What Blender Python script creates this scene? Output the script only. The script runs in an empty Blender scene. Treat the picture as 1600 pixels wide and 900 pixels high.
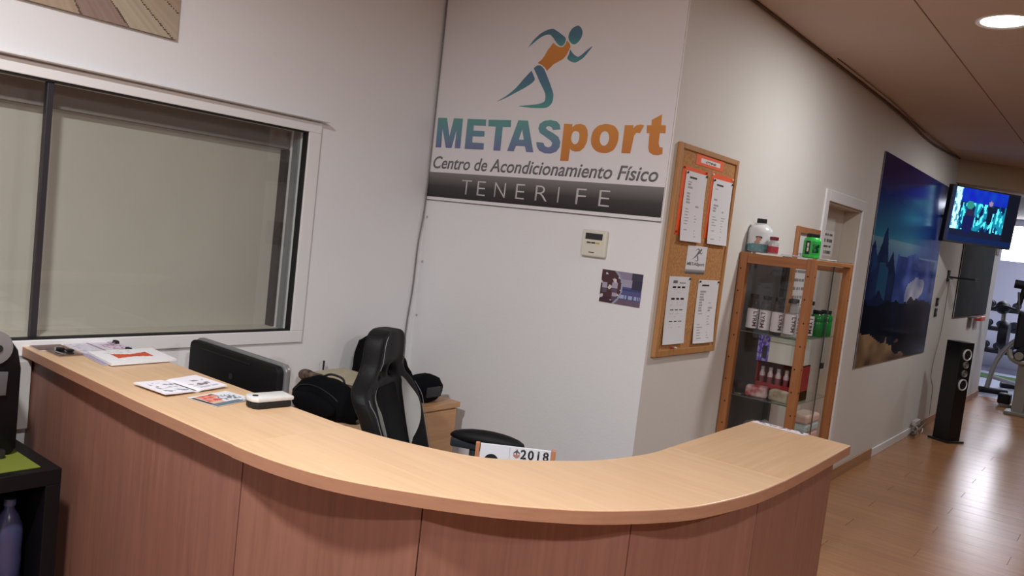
import bpy, bmesh, math, random
from mathutils import Vector, Matrix, noise
random.seed(7)
S = bpy.context.scene
COL = S.collection

# ------------------------------------------------------------------ camera
CAM_H = 1.605
cam = bpy.data.cameras.new('camera'); cam.sensor_width = 36; cam.lens = 28.287; cam.clip_start = 0.02
co = bpy.data.objects.new('camera', cam); COL.objects.link(co)
M = Matrix(((0.77822757, -0.13658541, 0.61294884, 0.0),
            (0.61745245, -0.01156743, -0.78652315, 0.0),
            (0.11451783, 0.99056076, 0.0753329, CAM_H), (0, 0, 0, 1)))
co.matrix_world = M
S.camera = co
# ------------------------------------------------------------------ world, exposure
w = bpy.data.worlds.new('world'); S.world = w; w.use_nodes = True
w.node_tree.nodes['Background'].inputs[0].default_value = (0.55, 0.6, 0.7, 1)
w.node_tree.nodes['Background'].inputs[1].default_value = 0.3
S.view_settings.view_transform = 'Standard'; S.view_settings.look = 'None'
S.view_settings.gamma = 1.0; S.view_settings.use_curve_mapping = False
S.view_settings.exposure = 0.43
LAMP_W = 48.0
LAMP_COL = (0.945, 0.975, 1.0)
S.cycles.transparent_max_bounces = 32
GYM_DAYLIGHT = 75.0

# ------------------------------------------------------------------ materials
def lin(c):
    return tuple(((x / 12.92) if x <= 0.04045 else ((x + 0.055) / 1.055) ** 2.4) for x in c)
def s8(r, g, b): return lin((r / 255, g / 255, b / 255))
MATS = {}
def mat(name, col, rough=0.5, metal=0.0, spec=0.5, noise_amt=0.0, noise_scale=20, bump=0.0, bump_scale=200, stretch=None, col2=None, coat=0.0, emit=None):
    if name in MATS: return MATS[name]
    m = bpy.data.materials.new(name); m.use_nodes = True; MATS[name] = m
    nt = m.node_tree; b = nt.nodes['Principled BSDF']
    b.inputs['Base Color'].default_value = (*col, 1); b.inputs['Roughness'].default_value = rough
    b.inputs['Metallic'].default_value = metal; b.inputs['Specular IOR Level'].default_value = spec
    b.inputs['Coat Weight'].default_value = coat
    tc = nt.nodes.new('ShaderNodeTexCoord'); src = tc.outputs['Object']
    if stretch:
        mp = nt.nodes.new('ShaderNodeMapping'); mp.inputs['Scale'].default_value = stretch
        nt.links.new(src, mp.inputs[0]); src = mp.outputs[0]
    if noise_amt or col2:
        n = nt.nodes.new('ShaderNodeTexNoise'); n.inputs['Scale'].default_value = noise_scale; n.inputs['Detail'].default_value = 6
        nt.links.new(src, n.inputs['Vector'])
        r = nt.nodes.new('ShaderNodeValToRGB'); c2 = col2 or tuple(x * (1 - noise_amt) for x in col)
        r.color_ramp.elements[0].position = 0.35; r.color_ramp.elements[1].position = 0.68
        r.color_ramp.elements[0].color = (*c2, 1); r.color_ramp.elements[1].color = (*col, 1)
        nt.links.new(n.outputs[0], r.inputs[0]); nt.links.new(r.outputs[0], b.inputs['Base Color'])
    if bump:
        n2 = nt.nodes.new('ShaderNodeTexNoise'); n2.inputs['Scale'].default_value = bump_scale
        nt.links.new(src, n2.inputs['Vector'])
        bp = nt.nodes.new('ShaderNodeBump'); bp.inputs['Strength'].default_value = bump; bp.inputs['Distance'].default_value = 0.004
        nt.links.new(n2.outputs[0], bp.inputs['Height']); nt.links.new(bp.outputs[0], b.inputs['Normal'])
    if emit:
        b.inputs['Emission Color'].default_value = (*emit[0], 1); b.inputs['Emission Strength'].default_value = emit[1]
    return m
def wood(name, c1, c2, along='X', rough=0.35, rnd=0.0, scale=1.0, spec=0.5):
    m = bpy.data.materials.new(name); m.use_nodes = True; MATS[name] = m
    nt = m.node_tree; b = nt.nodes['Principled BSDF']; b.inputs['Roughness'].default_value = rough
    b.inputs['Specular IOR Level'].default_value = spec
    tc = nt.nodes.new('ShaderNodeTexCoord'); mp = nt.nodes.new('ShaderNodeMapping')
    st = {'X': (1.2, 26, 26), 'Y': (26, 1.2, 26), 'Z': (26, 26, 1.2)}[along]
    mp.inputs['Scale'].default_value = tuple(v * scale for v in st)
    nt.links.new(tc.outputs['Object'], mp.inputs[0])
    n = nt.nodes.new('ShaderNodeTexNoise'); n.inputs['Scale'].default_value = 2.2; n.inputs['Detail'].default_value = 8; n.inputs['Roughness'].default_value = 0.62; n.inputs['Distortion'].default_value = 0.6
    n.noise_dimensions = '4D'
    oi = nt.nodes.new('ShaderNodeObjectInfo'); mu = nt.nodes.new('ShaderNodeMath'); mu.operation = 'MULTIPLY'; mu.inputs[1].default_value = 37.0
    nt.links.new(oi.outputs['Random'], mu.inputs[0]); nt.links.new(mu.outputs[0], n.inputs['W'])
    nt.links.new(mp.outputs[0], n.inputs['Vector'])
    r = nt.nodes.new('ShaderNodeValToRGB'); r.color_ramp.elements[0].position = 0.3; r.color_ramp.elements[1].position = 0.72
    r.color_ramp.elements[0].color = (*c2, 1); r.color_ramp.elements[1].color = (*c1, 1)
    nt.links.new(n.outputs[0], r.inputs[0]); out = r.outputs[0]
    if rnd:
        hs = nt.nodes.new('ShaderNodeHueSaturation'); mr = nt.nodes.new('ShaderNodeMapRange')
        mr.inputs[3].default_value = 1 - rnd; mr.inputs[4].default_value = 1 + rnd
        nt.links.new(oi.outputs['Random'], mr.inputs[0]); nt.links.new(mr.outputs[0], hs.inputs['Value']); nt.links.new(out, hs.inputs['Color']); out = hs.outputs[0]
    nt.links.new(out, b.inputs['Base Color'])
    return m
def glass(name, tint=(1, 1, 1), refl=1.0, rough=0.0, base=0.05):
    m = bpy.data.materials.new(name); m.use_nodes = True; MATS[name] = m
    nt = m.node_tree; nt.nodes.clear(); o = nt.nodes.new('ShaderNodeOutputMaterial')
    t = nt.nodes.new('ShaderNodeBsdfTransparent'); t.inputs[0].default_value = (*tint, 1)
    g = nt.nodes.new('ShaderNodeBsdfGlossy'); g.inputs['Roughness'].default_value = rough; g.inputs[0].default_value = (refl, refl, refl, 1)
    f = nt.nodes.new('ShaderNodeFresnel'); f.inputs[0].default_value = 1.5
    ge = nt.nodes.new('ShaderNodeNewGeometry'); iv = nt.nodes.new('ShaderNodeMath'); iv.operation = 'SUBTRACT'; iv.inputs[0].default_value = 1.0
    mu = nt.nodes.new('ShaderNodeMath'); mu.operation = 'MULTIPLY'; nt.links.new(ge.outputs['Backfacing'], iv.inputs[1])
    nt.links.new(f.outputs[0], mu.inputs[0]); nt.links.new(iv.outputs[0], mu.inputs[1])
    x = nt.nodes.new('ShaderNodeMixShader'); nt.links.new(mu.outputs[0], x.inputs[0]); nt.links.new(t.outputs[0], x.inputs[1]); nt.links.new(g.outputs[0], x.inputs[2])
    nt.links.new(x.outputs[0], o.inputs[0]); return m
def gradient(name, stops, rough=0.5):
    m = bpy.data.materials.new(name); m.use_nodes = True; MATS[name] = m
    nt = m.node_tree; b = nt.nodes['Principled BSDF']; b.inputs['Roughness'].default_value = rough
    tc = nt.nodes.new('ShaderNodeTexCoord'); sp = nt.nodes.new('ShaderNodeSeparateXYZ'); r = nt.nodes.new('ShaderNodeValToRGB')
    nt.links.new(tc.outputs['Generated'], sp.inputs[0]); nt.links.new(sp.outputs[2], r.inputs[0])
    e = r.color_ramp.elements
    while len(e) < len(stops): e.new(0.5)
    for i, (p, c) in enumerate(stops): e[i].position = p; e[i].color = (*c, 1)
    nt.links.new(r.outputs[0], b.inputs['Base Color']); return m
def printed(name, rough=0.5, emit=0.0, spec=0.5, coat=0.0):
    if name in MATS: return MATS[name]
    m = bpy.data.materials.new(name); m.use_nodes = True; MATS[name] = m
    nt = m.node_tree; b = nt.nodes['Principled BSDF']; b.inputs['Roughness'].default_value = rough
    b.inputs['Specular IOR Level'].default_value = spec; b.inputs['Coat Weight'].default_value = coat
    a = nt.nodes.new('ShaderNodeVertexColor'); a.layer_name = 'ink'
    if emit:
        b.inputs['Base Color'].default_value = (0.01, 0.01, 0.012, 1)
        nt.links.new(a.outputs[0], b.inputs['Emission Color']); b.inputs['Emission Strength'].default_value = emit
    else: nt.links.new(a.outputs[0], b.inputs['Base Color'])
    return m

WALL = mat('wall_paint', s8(231, 229, 230), 0.7, noise_amt=0.04, noise_scale=1.3, bump=0.12, bump_scale=90)
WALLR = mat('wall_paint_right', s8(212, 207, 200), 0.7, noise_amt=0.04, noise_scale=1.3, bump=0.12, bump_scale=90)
CEIL = mat('ceiling_board', s8(196, 178, 166), 0.9, noise_amt=0.05, noise_scale=2)
WHITE = mat('white_plastic', s8(226, 224, 222), 0.4)
FRAMEW = mat('white_frame', s8(226, 223, 222), 0.35)
BLACK = mat('black_plastic', (0.012, 0.012, 0.014), 0.45)
RUBBER = mat('black_rubber', (0.004, 0.004, 0.005), 0.6)
GLOSSBLK = mat('black_gloss', (0.006, 0.006, 0.008), 0.12)
LEATHER = mat('black_leatherette', (0.005, 0.005, 0.006), 0.55, spec=0.25, bump=0.25, bump_scale=260)
MESHF = mat('black_mesh_fabric', (0.011, 0.011, 0.013), 0.85, bump=0.5, bump_scale=600)
WHTLEA = mat('white_leatherette', s8(226, 226, 222), 0.45, bump=0.2, bump_scale=200)
SILVER = mat('silver_plastic', s8(150, 152, 156), 0.3, 0.6)
STEEL = mat('brushed_steel', s8(150, 148, 146), 0.3, 0.9)
CHROME = mat('chrome', (0.75, 0.75, 0.77), 0.12, 1.0)
GREYST = mat('grey_painted_steel', s8(126, 120, 112), 0.4, 0.1)
BEECH = wood('beech_worktop_lengthwise', s8(216, 180, 142), s8(198, 161, 124), 'X', 0.32)
BEECHC = wood('beech_worktop_curve', s8(216, 180, 142), s8(202, 165, 128), 'X', 0.32)
BEECHY = wood('beech_worktop_crosswise', s8(212, 175, 136), s8(195, 157, 120), 'Y', 0.32)
BEECHE = mat('beech_edge', s8(164, 118, 92), 0.5, noise_amt=0.12, noise_scale=12, stretch=(1, 1, 8))
BEECHP = wood('beech_front', s8(140, 96, 80), s8(120, 80, 68), 'Z', 0.5)
CABW = wood('beech_cabinet', s8(206, 160, 116), s8(188, 140, 98), 'Y', 0.4)
PINE = wood('pine_frame', s8(168, 110, 64), s8(140, 86, 46), 'Z', 0.45)
CORK = mat('cork', s8(190, 138, 84), 0.9, col2=s8(160, 110, 64), noise_scale=90, bump=0.3, bump_scale=300)
FLOORM = wood('laminate_floor', s8(178, 126, 84), s8(152, 104, 68), 'X', 0.25, rnd=0.06, spec=0.6)
SKIRTW = wood('tan_skirting', s8(178, 134, 96), s8(156, 112, 78), 'Y', 0.5)
PAPER = mat('white_paper', s8(226, 224, 226), 0.7)
ORANGE = mat('orange_card', s8(232, 96, 44), 0.6)
GLASS = glass('clear_glass', (0.95, 0.97, 0.96))
CASEGL = glass('cabinet_glass', (0.965, 0.965, 0.96))
WINGL = glass('window_glass', (0.95, 0.96, 0.95), 0.8)
PETPL = glass('clear_bottle_plastic', (0.86, 0.86, 0.86), 1.0, 0.03)
GREENPL = glass('green_bottle_plastic', (0.12, 0.55, 0.18), 0.9, 0.05)
PIN_R = mat('red_pin', s8(170, 30, 40), 0.4); PIN_K = mat('black_pin', (0.01, 0.01, 0.012), 0.4); PIN_W = mat('white_pin', s8(230, 225, 215), 0.4)

# ------------------------------------------------------------------ mesh builder
def catmull(pts, n=6, closed=False):
    P = [Vector(p) for p in pts]; out = []; L = len(P)
    rng = range(L) if closed else range(L - 1)
    for i in rng:
        if closed: a, b, c, d = P[i - 1], P[i], P[(i + 1) % L], P[(i + 2) % L]
        else: a, b, c, d = P[max(i - 1, 0)], P[i], P[i + 1], P[min(i + 2, L - 1)]
        for k in range(n):
            t = k / n
            out.append(0.5 * ((2 * b) + (c - a) * t + (2 * a - 5 * b + 4 * c - d) * t * t + (3 * b - a - 3 * c + d) * t ** 3))
    if not closed: out.append(P[-1])
    return out
class MB:
    def __init__(s): s.bm = bmesh.new()
    def box(s, x0, x1, y0, y1, z0, z1, bevel=0.0, seg=2):
        r = bmesh.ops.create_cube(s.bm, size=1.0); vs = r['verts']
        for v in vs:
            v.co = Vector((x0 + (v.co.x + .5) * (x1 - x0), y0 + (v.co.y + .5) * (y1 - y0), z0 + (v.co.z + .5) * (z1 - z0)))
        if bevel:
            es = list({e for v in vs for e in v.link_edges})
            bmesh.ops.bevel(s.bm, geom=es, offset=bevel, segments=seg, affect='EDGES', profile=0.5)
        return s
    def prism(s, poly, a0, a1, axis='z', bevel=0.0):
        def P(p, a):
            return {'z': (p[0], p[1], a), 'x': (a, p[0], p[1]), 'y': (p[0], a, p[1])}[axis]
        lo = [s.bm.verts.new(P(p, a0)) for p in poly]; hi = [s.bm.verts.new(P(p, a1)) for p in poly]
        n = len(poly); fs = []
        f0 = s.bm.faces.new(lo); f1 = s.bm.faces.new(hi); fs += [f0, f1]
        for i in range(n): fs.append(s.bm.faces.new((lo[i], lo[(i + 1) % n], hi[(i + 1) % n], hi[i])))
        bmesh.ops.recalc_face_normals(s.bm, faces=fs)
        if bevel:
            es = list(set(f0.edges) | set(f1.edges))
            bmesh.ops.bevel(s.bm, geom=es, offset=bevel, segments=2, affect='EDGES', profile=0.5)
        return s
    def tube(s, pts, r, n=8, cap=True, radii=None):
        pts = [Vector(p) for p in pts]; rings = []; ref = None
        for i, p in enumerate(pts):
            t = (pts[min(i + 1, len(pts) - 1)] - pts[max(i - 1, 0)])
            if t.length < 1e-9: t = Vector((0, 0, 1))
            t.normalize()
            if ref is None: ref = t.orthogonal().normalized()
            ref = (ref - t * ref.dot(t))
            ref = ref.normalized() if ref.length > 1e-6 else t.orthogonal().normalized()
            b = t.cross(ref); rr = radii[i] if radii else r
            rings.append([s.bm.verts.new(p + (ref * math.cos(2 * math.pi * k / n) + b * math.sin(2 * math.pi * k / n)) * rr) for k in range(n)])
        for a, b in zip(rings[:-1], rings[1:]):
            for k in range(n): s.bm.faces.new((a[k], a[(k + 1) % n], b[(k + 1) % n], b[k]))
        if cap:
            s.bm.faces.new(rings[0][::-1]); s.bm.faces.new(rings[-1])
        return s
    def lathe(s, prof, c=(0, 0, 0), n=20, axis='z', cap=True):
        c = Vector(c); rings = []
        def P(r, h, a):
            x, y = r * math.cos(a), r * math.sin(a)
            return {'z': Vector((x, y, h)), 'x': Vector((h, x, y)), 'y': Vector((x, h, y))}[axis] + c
        for r, h in prof:
            if r < 1e-6: rings.append([s.bm.verts.new(P(0, h, 0))])
            else: rings.append([s.bm.verts.new(P(r, h, 2 * math.pi * k / n)) for k in range(n)])
        fs = []
        for a, b in zip(rings[:-1], rings[1:]):
            for k in range(n):
                k2 = (k + 1) % n
                if len(a) == 1 and len(b) == 1: continue
                if len(a) == 1: fs.append(s.bm.faces.new((a[0], b[k2], b[k])))
                elif len(b) == 1: fs.append(s.bm.faces.new((a[k], a[k2], b[0])))
                else: fs.append(s.bm.faces.new((a[k], a[k2], b[k2], b[k])))
        if cap and len(rings[0]) > 1: fs.append(s.bm.faces.new(rings[0][::-1]))
        if cap and len(rings[-1]) > 1: fs.append(s.bm.faces.new(rings[-1]))
        bmesh.ops.recalc_face_normals(s.bm, faces=fs)
        return s
    def blob(s, c, rx, ry, rz, sub=3, lump=0.0, seed=0.0, freq=4.0):
        r = bmesh.ops.create_icosphere(s.bm, subdivisions=sub, radius=1.0)
        for v in r['verts']:
            d = v.co.normalized(); k = 1 + lump * noise.noise(d * freq * .5 + Vector((seed, seed * 1.7, seed * .3)))
            v.co = Vector((c[0] + d.x * rx * k, c[1] + d.y * ry * k, c[2] + d.z * rz * k))
        return s
    def rot(s, ang, about=(0, 0, 0), axis='Z'):
        bmesh.ops.rotate(s.bm, verts=s.bm.verts, cent=about, matrix=Matrix.Rotation(ang, 3, axis)); return s
    def build(s, name, m, parent=None, smooth=False, world=True, subsurf=0):
        me = bpy.data.meshes.new(name)
        o = bpy.data.objects.new(name, me)
        off = Vector((0, 0, 0))
        if parent is not None:
            o.parent = parent
            if world: off = wloc(parent)
        else:
            vs = s.bm.verts
            xs = [v.co.x for v in vs]; ys = [v.co.y for v in vs]; zs = [v.co.z for v in vs]
            off = Vector(((min(xs) + max(xs)) / 2, (min(ys) + max(ys)) / 2, min(zs)))
            o.location = off
        bmesh.ops.translate(s.bm, verts=s.bm.verts, vec=-off)
        if smooth:
            for f in s.bm.faces: f.smooth = True
        s.bm.to_mesh(me); s.bm.free(); me.materials.append(m)
        if smooth: 
            try: me.set_sharp_from_angle(angle=math.radians(42))
            except Exception: pass
        COL.objects.link(o)
        if subsurf:
            md = o.modifiers.new('subsurf', 'SUBSURF'); md.levels = subsurf; md.render_levels = subsurf
        return o
def wloc(o):
    v = Vector(o.location); p = o.parent
    while p is not None: v += p.location; p = p.parent
    return v
def tag(o, label, cat, group=None):
    o['label'] = label; o['category'] = cat
    if group: o['group'] = group
    return o
def thing(name, label, cat, loc, group=None, rz=0):
    o = bpy.data.objects.new(name, None); o.empty_display_size = 0.1; COL.objects.link(o)
    o.location = loc; o.rotation_euler = (0, 0, rz)
    return tag(o, label, cat, group)
def struct(o): o['kind'] = 'structure'; return o
def copy_tree(o, loc, label=None):
    r = o.copy(); COL.objects.link(r); r.location = loc
    if label: r['label'] = label
    for ch in list(o.children):
        c = ch.copy(); COL.objects.link(c); c.parent = r
        for g in list(ch.children):
            d = g.copy(); COL.objects.link(d); d.parent = c
    return r
def box(name, m, b, parent=None, bevel=0.0, **k): return MB().box(*b, bevel=bevel).build(name, m, parent, **k)

def sheet(name, m, O, U, V, nu, nv, fn, parent=None, th=0.001, bend=None, side=(0.9, 0.9, 0.9)):
    """a thin printed sheet: front grid coloured per cell by fn(u, v) in sRGB, plain edges and back"""
    O, U, V = Vector(O), Vector(U), Vector(V); N = U.cross(V).normalized()
    bm = bmesh.new(); G = [[bm.verts.new(O + U * (i / nu) + V * (j / nv) + N * ((bend(i / nu, j / nv) if bend else 0) + th)) for i in range(nu + 1)] for j in range(nv + 1)]
    B = [[bm.verts.new(G[j][i].co - N * th) for i in ((range(nu + 1)) if bend else (0, nu))] for j in (range(nv + 1) if bend else (0, nv))]
    cl = bm.loops.layers.float_color.new('ink')
    def col(f, c):
        c = (*lin(c), 1)
        for l in f.loops: l[cl] = c
    for j in range(nv):
        for i in range(nu):
            col(bm.faces.new((G[j][i], G[j][i + 1], G[j + 1][i + 1], G[j + 1][i])), fn((i + .5) / nu, (j + .5) / nv))
    if bend:
        for j in range(nv):
            for i in range(nu): col(bm.faces.new((B[j][i], B[j + 1][i], B[j + 1][i + 1], B[j][i + 1])), side)
    else: col(bm.faces.new((B[0][0], B[1][0], B[1][1], B[0][1])), side)
    # edge strips
    ring = [G[0][i] for i in range(nu + 1)] + [G[j][nu] for j in range(1, nv + 1)] + [G[nv][i] for i in range(nu - 1, -1, -1)] + [G[j][0] for j in range(nv - 1, 0, -1)]
    low = [bm.verts.new(v.co - N * th) for v in ring]; n = len(ring)
    for k in range(n): col(bm.faces.new((ring[(k + 1) % n], ring[k], low[k], low[(k + 1) % n])), side)
    mb = MB(); mb.bm.free(); mb.bm = bm
    return mb.build(name, m, parent)

def glyph(body, shear=0.0, bold=0.0, spacing=1.0):
    cu = bpy.data.curves.new('glyph', 'FONT'); cu.body = body; cu.size = 1.0; cu.offset = bold; cu.shear = shear; cu.space_character = spacing; cu.resolution_u = 4
    o = bpy.data.objects.new('glyph', cu); COL.objects.link(o)
    dg = bpy.context.evaluated_depsgraph_get(); me = bpy.data.meshes.new_from_object(o.evaluated_get(dg))
    bpy.data.objects.remove(o); bpy.data.curves.remove(cu)
    return me
def lettering(name, body, m, O, U, V, parent, shear=0.0, bold=0.0, spacing=1.0, th=0.0012, keep=False):
    """flat letters fitted to the box O, O+U, O+V; extruded a little along U x V"""
    me = glyph(body, shear, bold, spacing); O, U, V = Vector(O), Vector(U), Vector(V); N = U.cross(V).normalized()
    xs = [v.co.x for v in me.vertices]; ys = [v.co.y for v in me.vertices]
    x0, x1, y0, y1 = min(xs), max(xs), min(ys), max(ys)
    if keep:
        k = V.length / (y1 - y0); x1 = x0 + U.length / k
    bm = bmesh.new(); bm.from_mesh(me); bpy.data.meshes.remove(me)
    for v in bm.verts: v.co = O + U * ((v.co.x - x0) / max(x1 - x0, 1e-6)) + V * ((v.co.y - y0) / max(y1 - y0, 1e-6))
    r = bmesh.ops.extrude_face_region(bm, geom=list(bm.faces))
    bmesh.ops.translate(bm, verts=[g for g in r['geom'] if isinstance(g, bmesh.types.BMVert)], vec=N * th)
    bmesh.ops.recalc_face_normals(bm, faces=list(bm.faces))
    mb = MB(); mb.bm.free(); mb.bm = bm
    return mb.build(name, m, parent)

# ================================================================== SETTING
XR, YB, XL, ZC = -1.647, 3.10, -3.065, 2.81
# floor: base slab with the laid planks the photo shows as its pieces
fl = struct(box('floor', mat('floor_base', s8(120, 78, 52), 0.4), (-3.4, 4.7, -2.7, 13.0, -0.12, -0.008)))
PL, PW = 1.28, 0.19
pm = None; k = 0
y = 3.15
while y < 12.99:
    off = -1.645 - (k * 0.43) % PL; x = off; k += 1
    while x < 1.4:
        xa, xb = max(x, -1.645), min(x + PL, 1.6)
        if xb - xa > 0.08:
            full = abs((xb - xa) - PL) < 1e-6
            if full and pm:
                o = bpy.data.objects.new('plank', pm); COL.objects.link(o); o.parent = fl
                o.location = Vector((xa, y, -0.008)) - wloc(fl)
            else:
                mb = MB().box(0.0006, xb - xa - 0.0006, 0.0006, PW - 0.0006, 0, 0.008, bevel=0.0012, seg=1)
                o = mb.build('plank', FLOORM, fl, world=False); o.location = Vector((xa, y, -0.008)) - wloc(fl)
                if full: pm = o.data
        x += PL
    y += PW
# plain sheets of the same floor where the photo does not show it
struct(box('floor_2', FLOORM, (-3.06, 4.6, -2.6, 3.148, -0.010, 0.0)))
struct(box('floor_3', FLOORM, (1.602, 4.6, 3.15, 13.0, -0.010, 0.0)))
struct(box('floor_4', mat('gym_floor', s8(168, 172, 190), 0.3), (-4.2, 4.7, 13.0, 18.2, -0.12, -0.001)))
# ceiling and its boards
ce = struct(box('ceiling', mat('ceiling_slab', s8(90, 78, 70), 0.9), (-3.4, 4.7, -2.7, 13.0, ZC + 0.012, ZC + 0.1)))
yj = [-2.6, -1.6, -0.33, 0.94, 2.21, 3.48, 4.75, 6.02, 7.29, 8.56, 9.83, 11.1, 12.37, 13.0]
xj = [-3.06, -1.645, -0.977, 0.223, 1.423, 2.623, 4.6]
for a, b in zip(xj[:-1], xj[1:]):
    for c, d in zip(yj[:-1], yj[1:]):
        MB().box(a + 0.003, b - 0.003, c + 0.0008, d - 0.0008, ZC, ZC + 0.012, bevel=0.0015, seg=1).build('ceiling_board', CEIL, ce)
struct(box('ceiling_2', mat('gym_ceiling', s8(120, 108, 100), 0.9), (-4.2, 4.7, 13.0, 18.2, 2.85, 2.95)))
# walls
WY0, WY1, WZ0, WZ1 = 0.30, 2.302, 1.010, 1.928
lw = MB()
lw.box(-3.40, XL, -2.7, WY0, 0, 2.9); lw.box(-3.40, XL, WY1, YB + 0.2, 0, 2.9)
lw.box(-3.40, XL, WY0, WY1, 0, WZ0 - 0.0); lw.box(-3.40, XL, WY0, WY1, WZ1, 2.9)
struct(lw.build('wall_left', WALL))
struct(MB().box(-3.4, -1.86, YB, YB + 0.2, 0, 2.9).box(-1.86, XR - .0003, YB, YB + .003, 0, 2.9).build('wall_back', WALL))
DY0, DY1, DZ = 5.25, 6.03, 2.0
rw = MB()
rw.box(-1.86, XR, YB + 0.003, DY0, 0, 2.9); rw.box(-1.86, XR, DY1, 13.0, 0, 2.9); rw.box(-1.86, XR, DY0, DY1, DZ, 2.9)
struct(rw.build('wall_right', WALLR))
struct(box('wall_front', WALL, (-3.4, 4.7, -2.8, -2.6, 0, 2.9)))
struct(box('wall_far', mat('grey_blue_wall', s8(112, 112, 118), 0.8), (4.6, 4.8, -2.7, 18.2, 0, 2.95)))
GYMW = mat('gym_wall', s8(205, 205, 222), 0.8)
struct(box('wall_gym_added', mat('deep_blue_wall', s8(46, 50, 66), 0.8), (-0.85, 4.7, 12.9, 13.0, 0, 2.95)))  # unseen dark wall, added to dim what the art print mirrors
struct(box('wall_gym_left', GYMW, (-4.4, -4.2, 12.8, 18.2, 0, 2.95)))
struct(box('wall_gym_return', GYMW, (-4.2, -1.86, 12.8, 13.0, 0, 2.95)))
GX0, GX1, GZ0, GZ1 = -2.25, -1.72, 2.05, 2.72
gw = MB()
gw.box(-4.4, GX0, 18.0, 18.2, 0, 2.95); gw.box(GX1, 4.8, 18.0, 18.2, 0, 2.95); gw.box(GX0, GX1, 18.0, 18.2, 0, GZ0); gw.box(GX0, GX1, 18.0, 18.2, GZ1, 2.95)
struct(gw.build('wall_gym_back', GYMW))
struct(box('window_2', mat('daylit_pane', (1, 1, 1), 0.5, emit=((0.9, 0.92, 1.0), 15.0)), (GX0, GX1, 18.12, 18.14, GZ0, GZ1)))
d = bpy.data.lights.new('gym_daylight', 'AREA'); d.shape = 'RECTANGLE'; d.size = 2.4; d.size_y = 1.2; d.energy = GYM_DAYLIGHT; d.color = (0.82, 0.86, 1.0)
# daylight of the gym comes through a skylight strip in its ceiling, right of the frame
o = bpy.data.objects.new('gym_daylight', d); COL.objects.link(o); o.location = (-0.4, 15.6, 2.84)
struct(box('window_3', mat('skylight_pane', (1, 1, 1), 0.5, emit=((0.85, 0.9, 1.0), 3.0)), (-1.6, 0.8, 15.0, 16.2, 2.842, 2.848)))
# slanting bulkhead over the way to the gym
bh = MB(); a = Vector((-1.66, 9.19)); dd = Vector((0.653, 0.757)); nn = Vector((-0.757, 0.653))
p = [a, a + dd * 4.2, a + dd * 4.2 + nn * 0.2, a + nn * 0.2]
bh.prism([tuple(q) for q in p], 2.57, ZC + 0.005)
struct(bh.build('trim_1', mat('bulkhead_paint', s8(186, 164, 136), 0.8)))
# skirtings
struct(box('baseboard_right', SKIRTW, (XR, XR + 0.014, 6.107, 7.33, 0, 0.085), bevel=0.003))
struct(box('baseboard_right_4', SKIRTW, (XR, XR + 0.003, 3.11, 5.173, 0, 0.085)))
struct(box('baseboard_right_2', FRAMEW, (XR, XR + 0.012, 7.33, 9.05, 0, 0.07), bevel=0.003))
struct(box('baseboard_right_3', SKIRTW, (XR, XR + 0.014, 9.05, 12.99, 0, 0.085), bevel=0.003))
struct(box('baseboard_back', SKIRTW, (XL + .015, XR, YB - 0.014, YB, 0, 0.085)))
struct(box('baseboard_left', SKIRTW, (XL, XL + 0.014, -2.59, YB, 0, 0.085)))

# window in the left wall
wn = struct(MB().box(XL - 0.17, XL - 0.165, WY0, WY1, WZ0, WZ1).build('window_1', mat('blind_board', s8(178, 170, 160), 0.85, noise_amt=0.08, noise_scale=2.5, emit=((0.23, 0.215, 0.20), 0.12))))  # weak emission on the blind stands in for light behind it
def wpart(n, m, b, bevel=0.0): return box(n, m, b, wn, bevel)
ap = 0.012   # white architrave round the opening
wpart('head_casing', FRAMEW, (XL, XL + ap, WY0 - .06, WY1 + .066, WZ1, WZ1 + 0.048), 0.003)
wpart('side_casing', FRAMEW, (XL, XL + ap, WY1, WY1 + 0.066, WZ0, WZ1), 0.003)
wpart('side_casing', FRAMEW, (XL, XL + ap, WY0 - 0.06, WY0, WZ0, WZ1), 0.003)
wpart('sill_casing', FRAMEW, (XL, XL + ap, WY0 - .06, WY1 + 0.066, WZ0 - 0.055, WZ0), 0.003)
wpart('head_cap', WALL, (XL, XL + 0.05, WY0 - .08, WY1 + 0.085, WZ1 + 0.054, WZ1 + 0.060), 0.002)
g = 0.006
for b in ((XL - .03, XL + .002, WY0, WY1, WZ1 - g, WZ1), (XL - .03, XL + .002, WY0, WY1, WZ0, WZ0 + g), (XL - .03, XL + .002, WY1 - g, WY1, WZ0, WZ1), (XL - .03, XL + .002, WY0, WY0 + g, WZ0, WZ1)):
    wpart('gasket', RUBBER, b)
wpart('pane', WINGL, (XL - .022, XL - .018, 1.20, WY1 - g, WZ0 + g, WZ1 - g))
wpart('pane', WINGL, (XL - .030, XL - .026, WY0 + g, 1.215, WZ0 + g, WZ1 - g))
wpart('meeting_stile', mat('dark_stile', (0.02, 0.016, 0.02), 0.4), (XL - .034, XL - .008, 1.198, 1.220, WZ0 + g, WZ1 - g), 0.002)
wpart('blind_box', mat('dark_blind_box', s8(126, 116, 112), 0.7), (XL - .164, XL - .12, WY0 + .01, WY1 - .01, WZ1 - 0.085, WZ1))
wpart('side_channel', SILVER, (XL - .085, XL - .05, WY1 - 0.016, WY1 - .004, WZ0, WZ1))
wpart('side_channel', mat('dark_channel', s8(70, 62, 60), 0.6), (XL - .164, XL - .12, WY1 - 0.022, WY1 - .004, WZ0, WZ1 - .09))
wpart('inner_sill', mat('sill_stone', s8(190, 184, 172), 0.6), (XL - .164, XL - .035, WY0, WY1 - .032, WZ0 - .005, WZ0 + .004))

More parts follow.
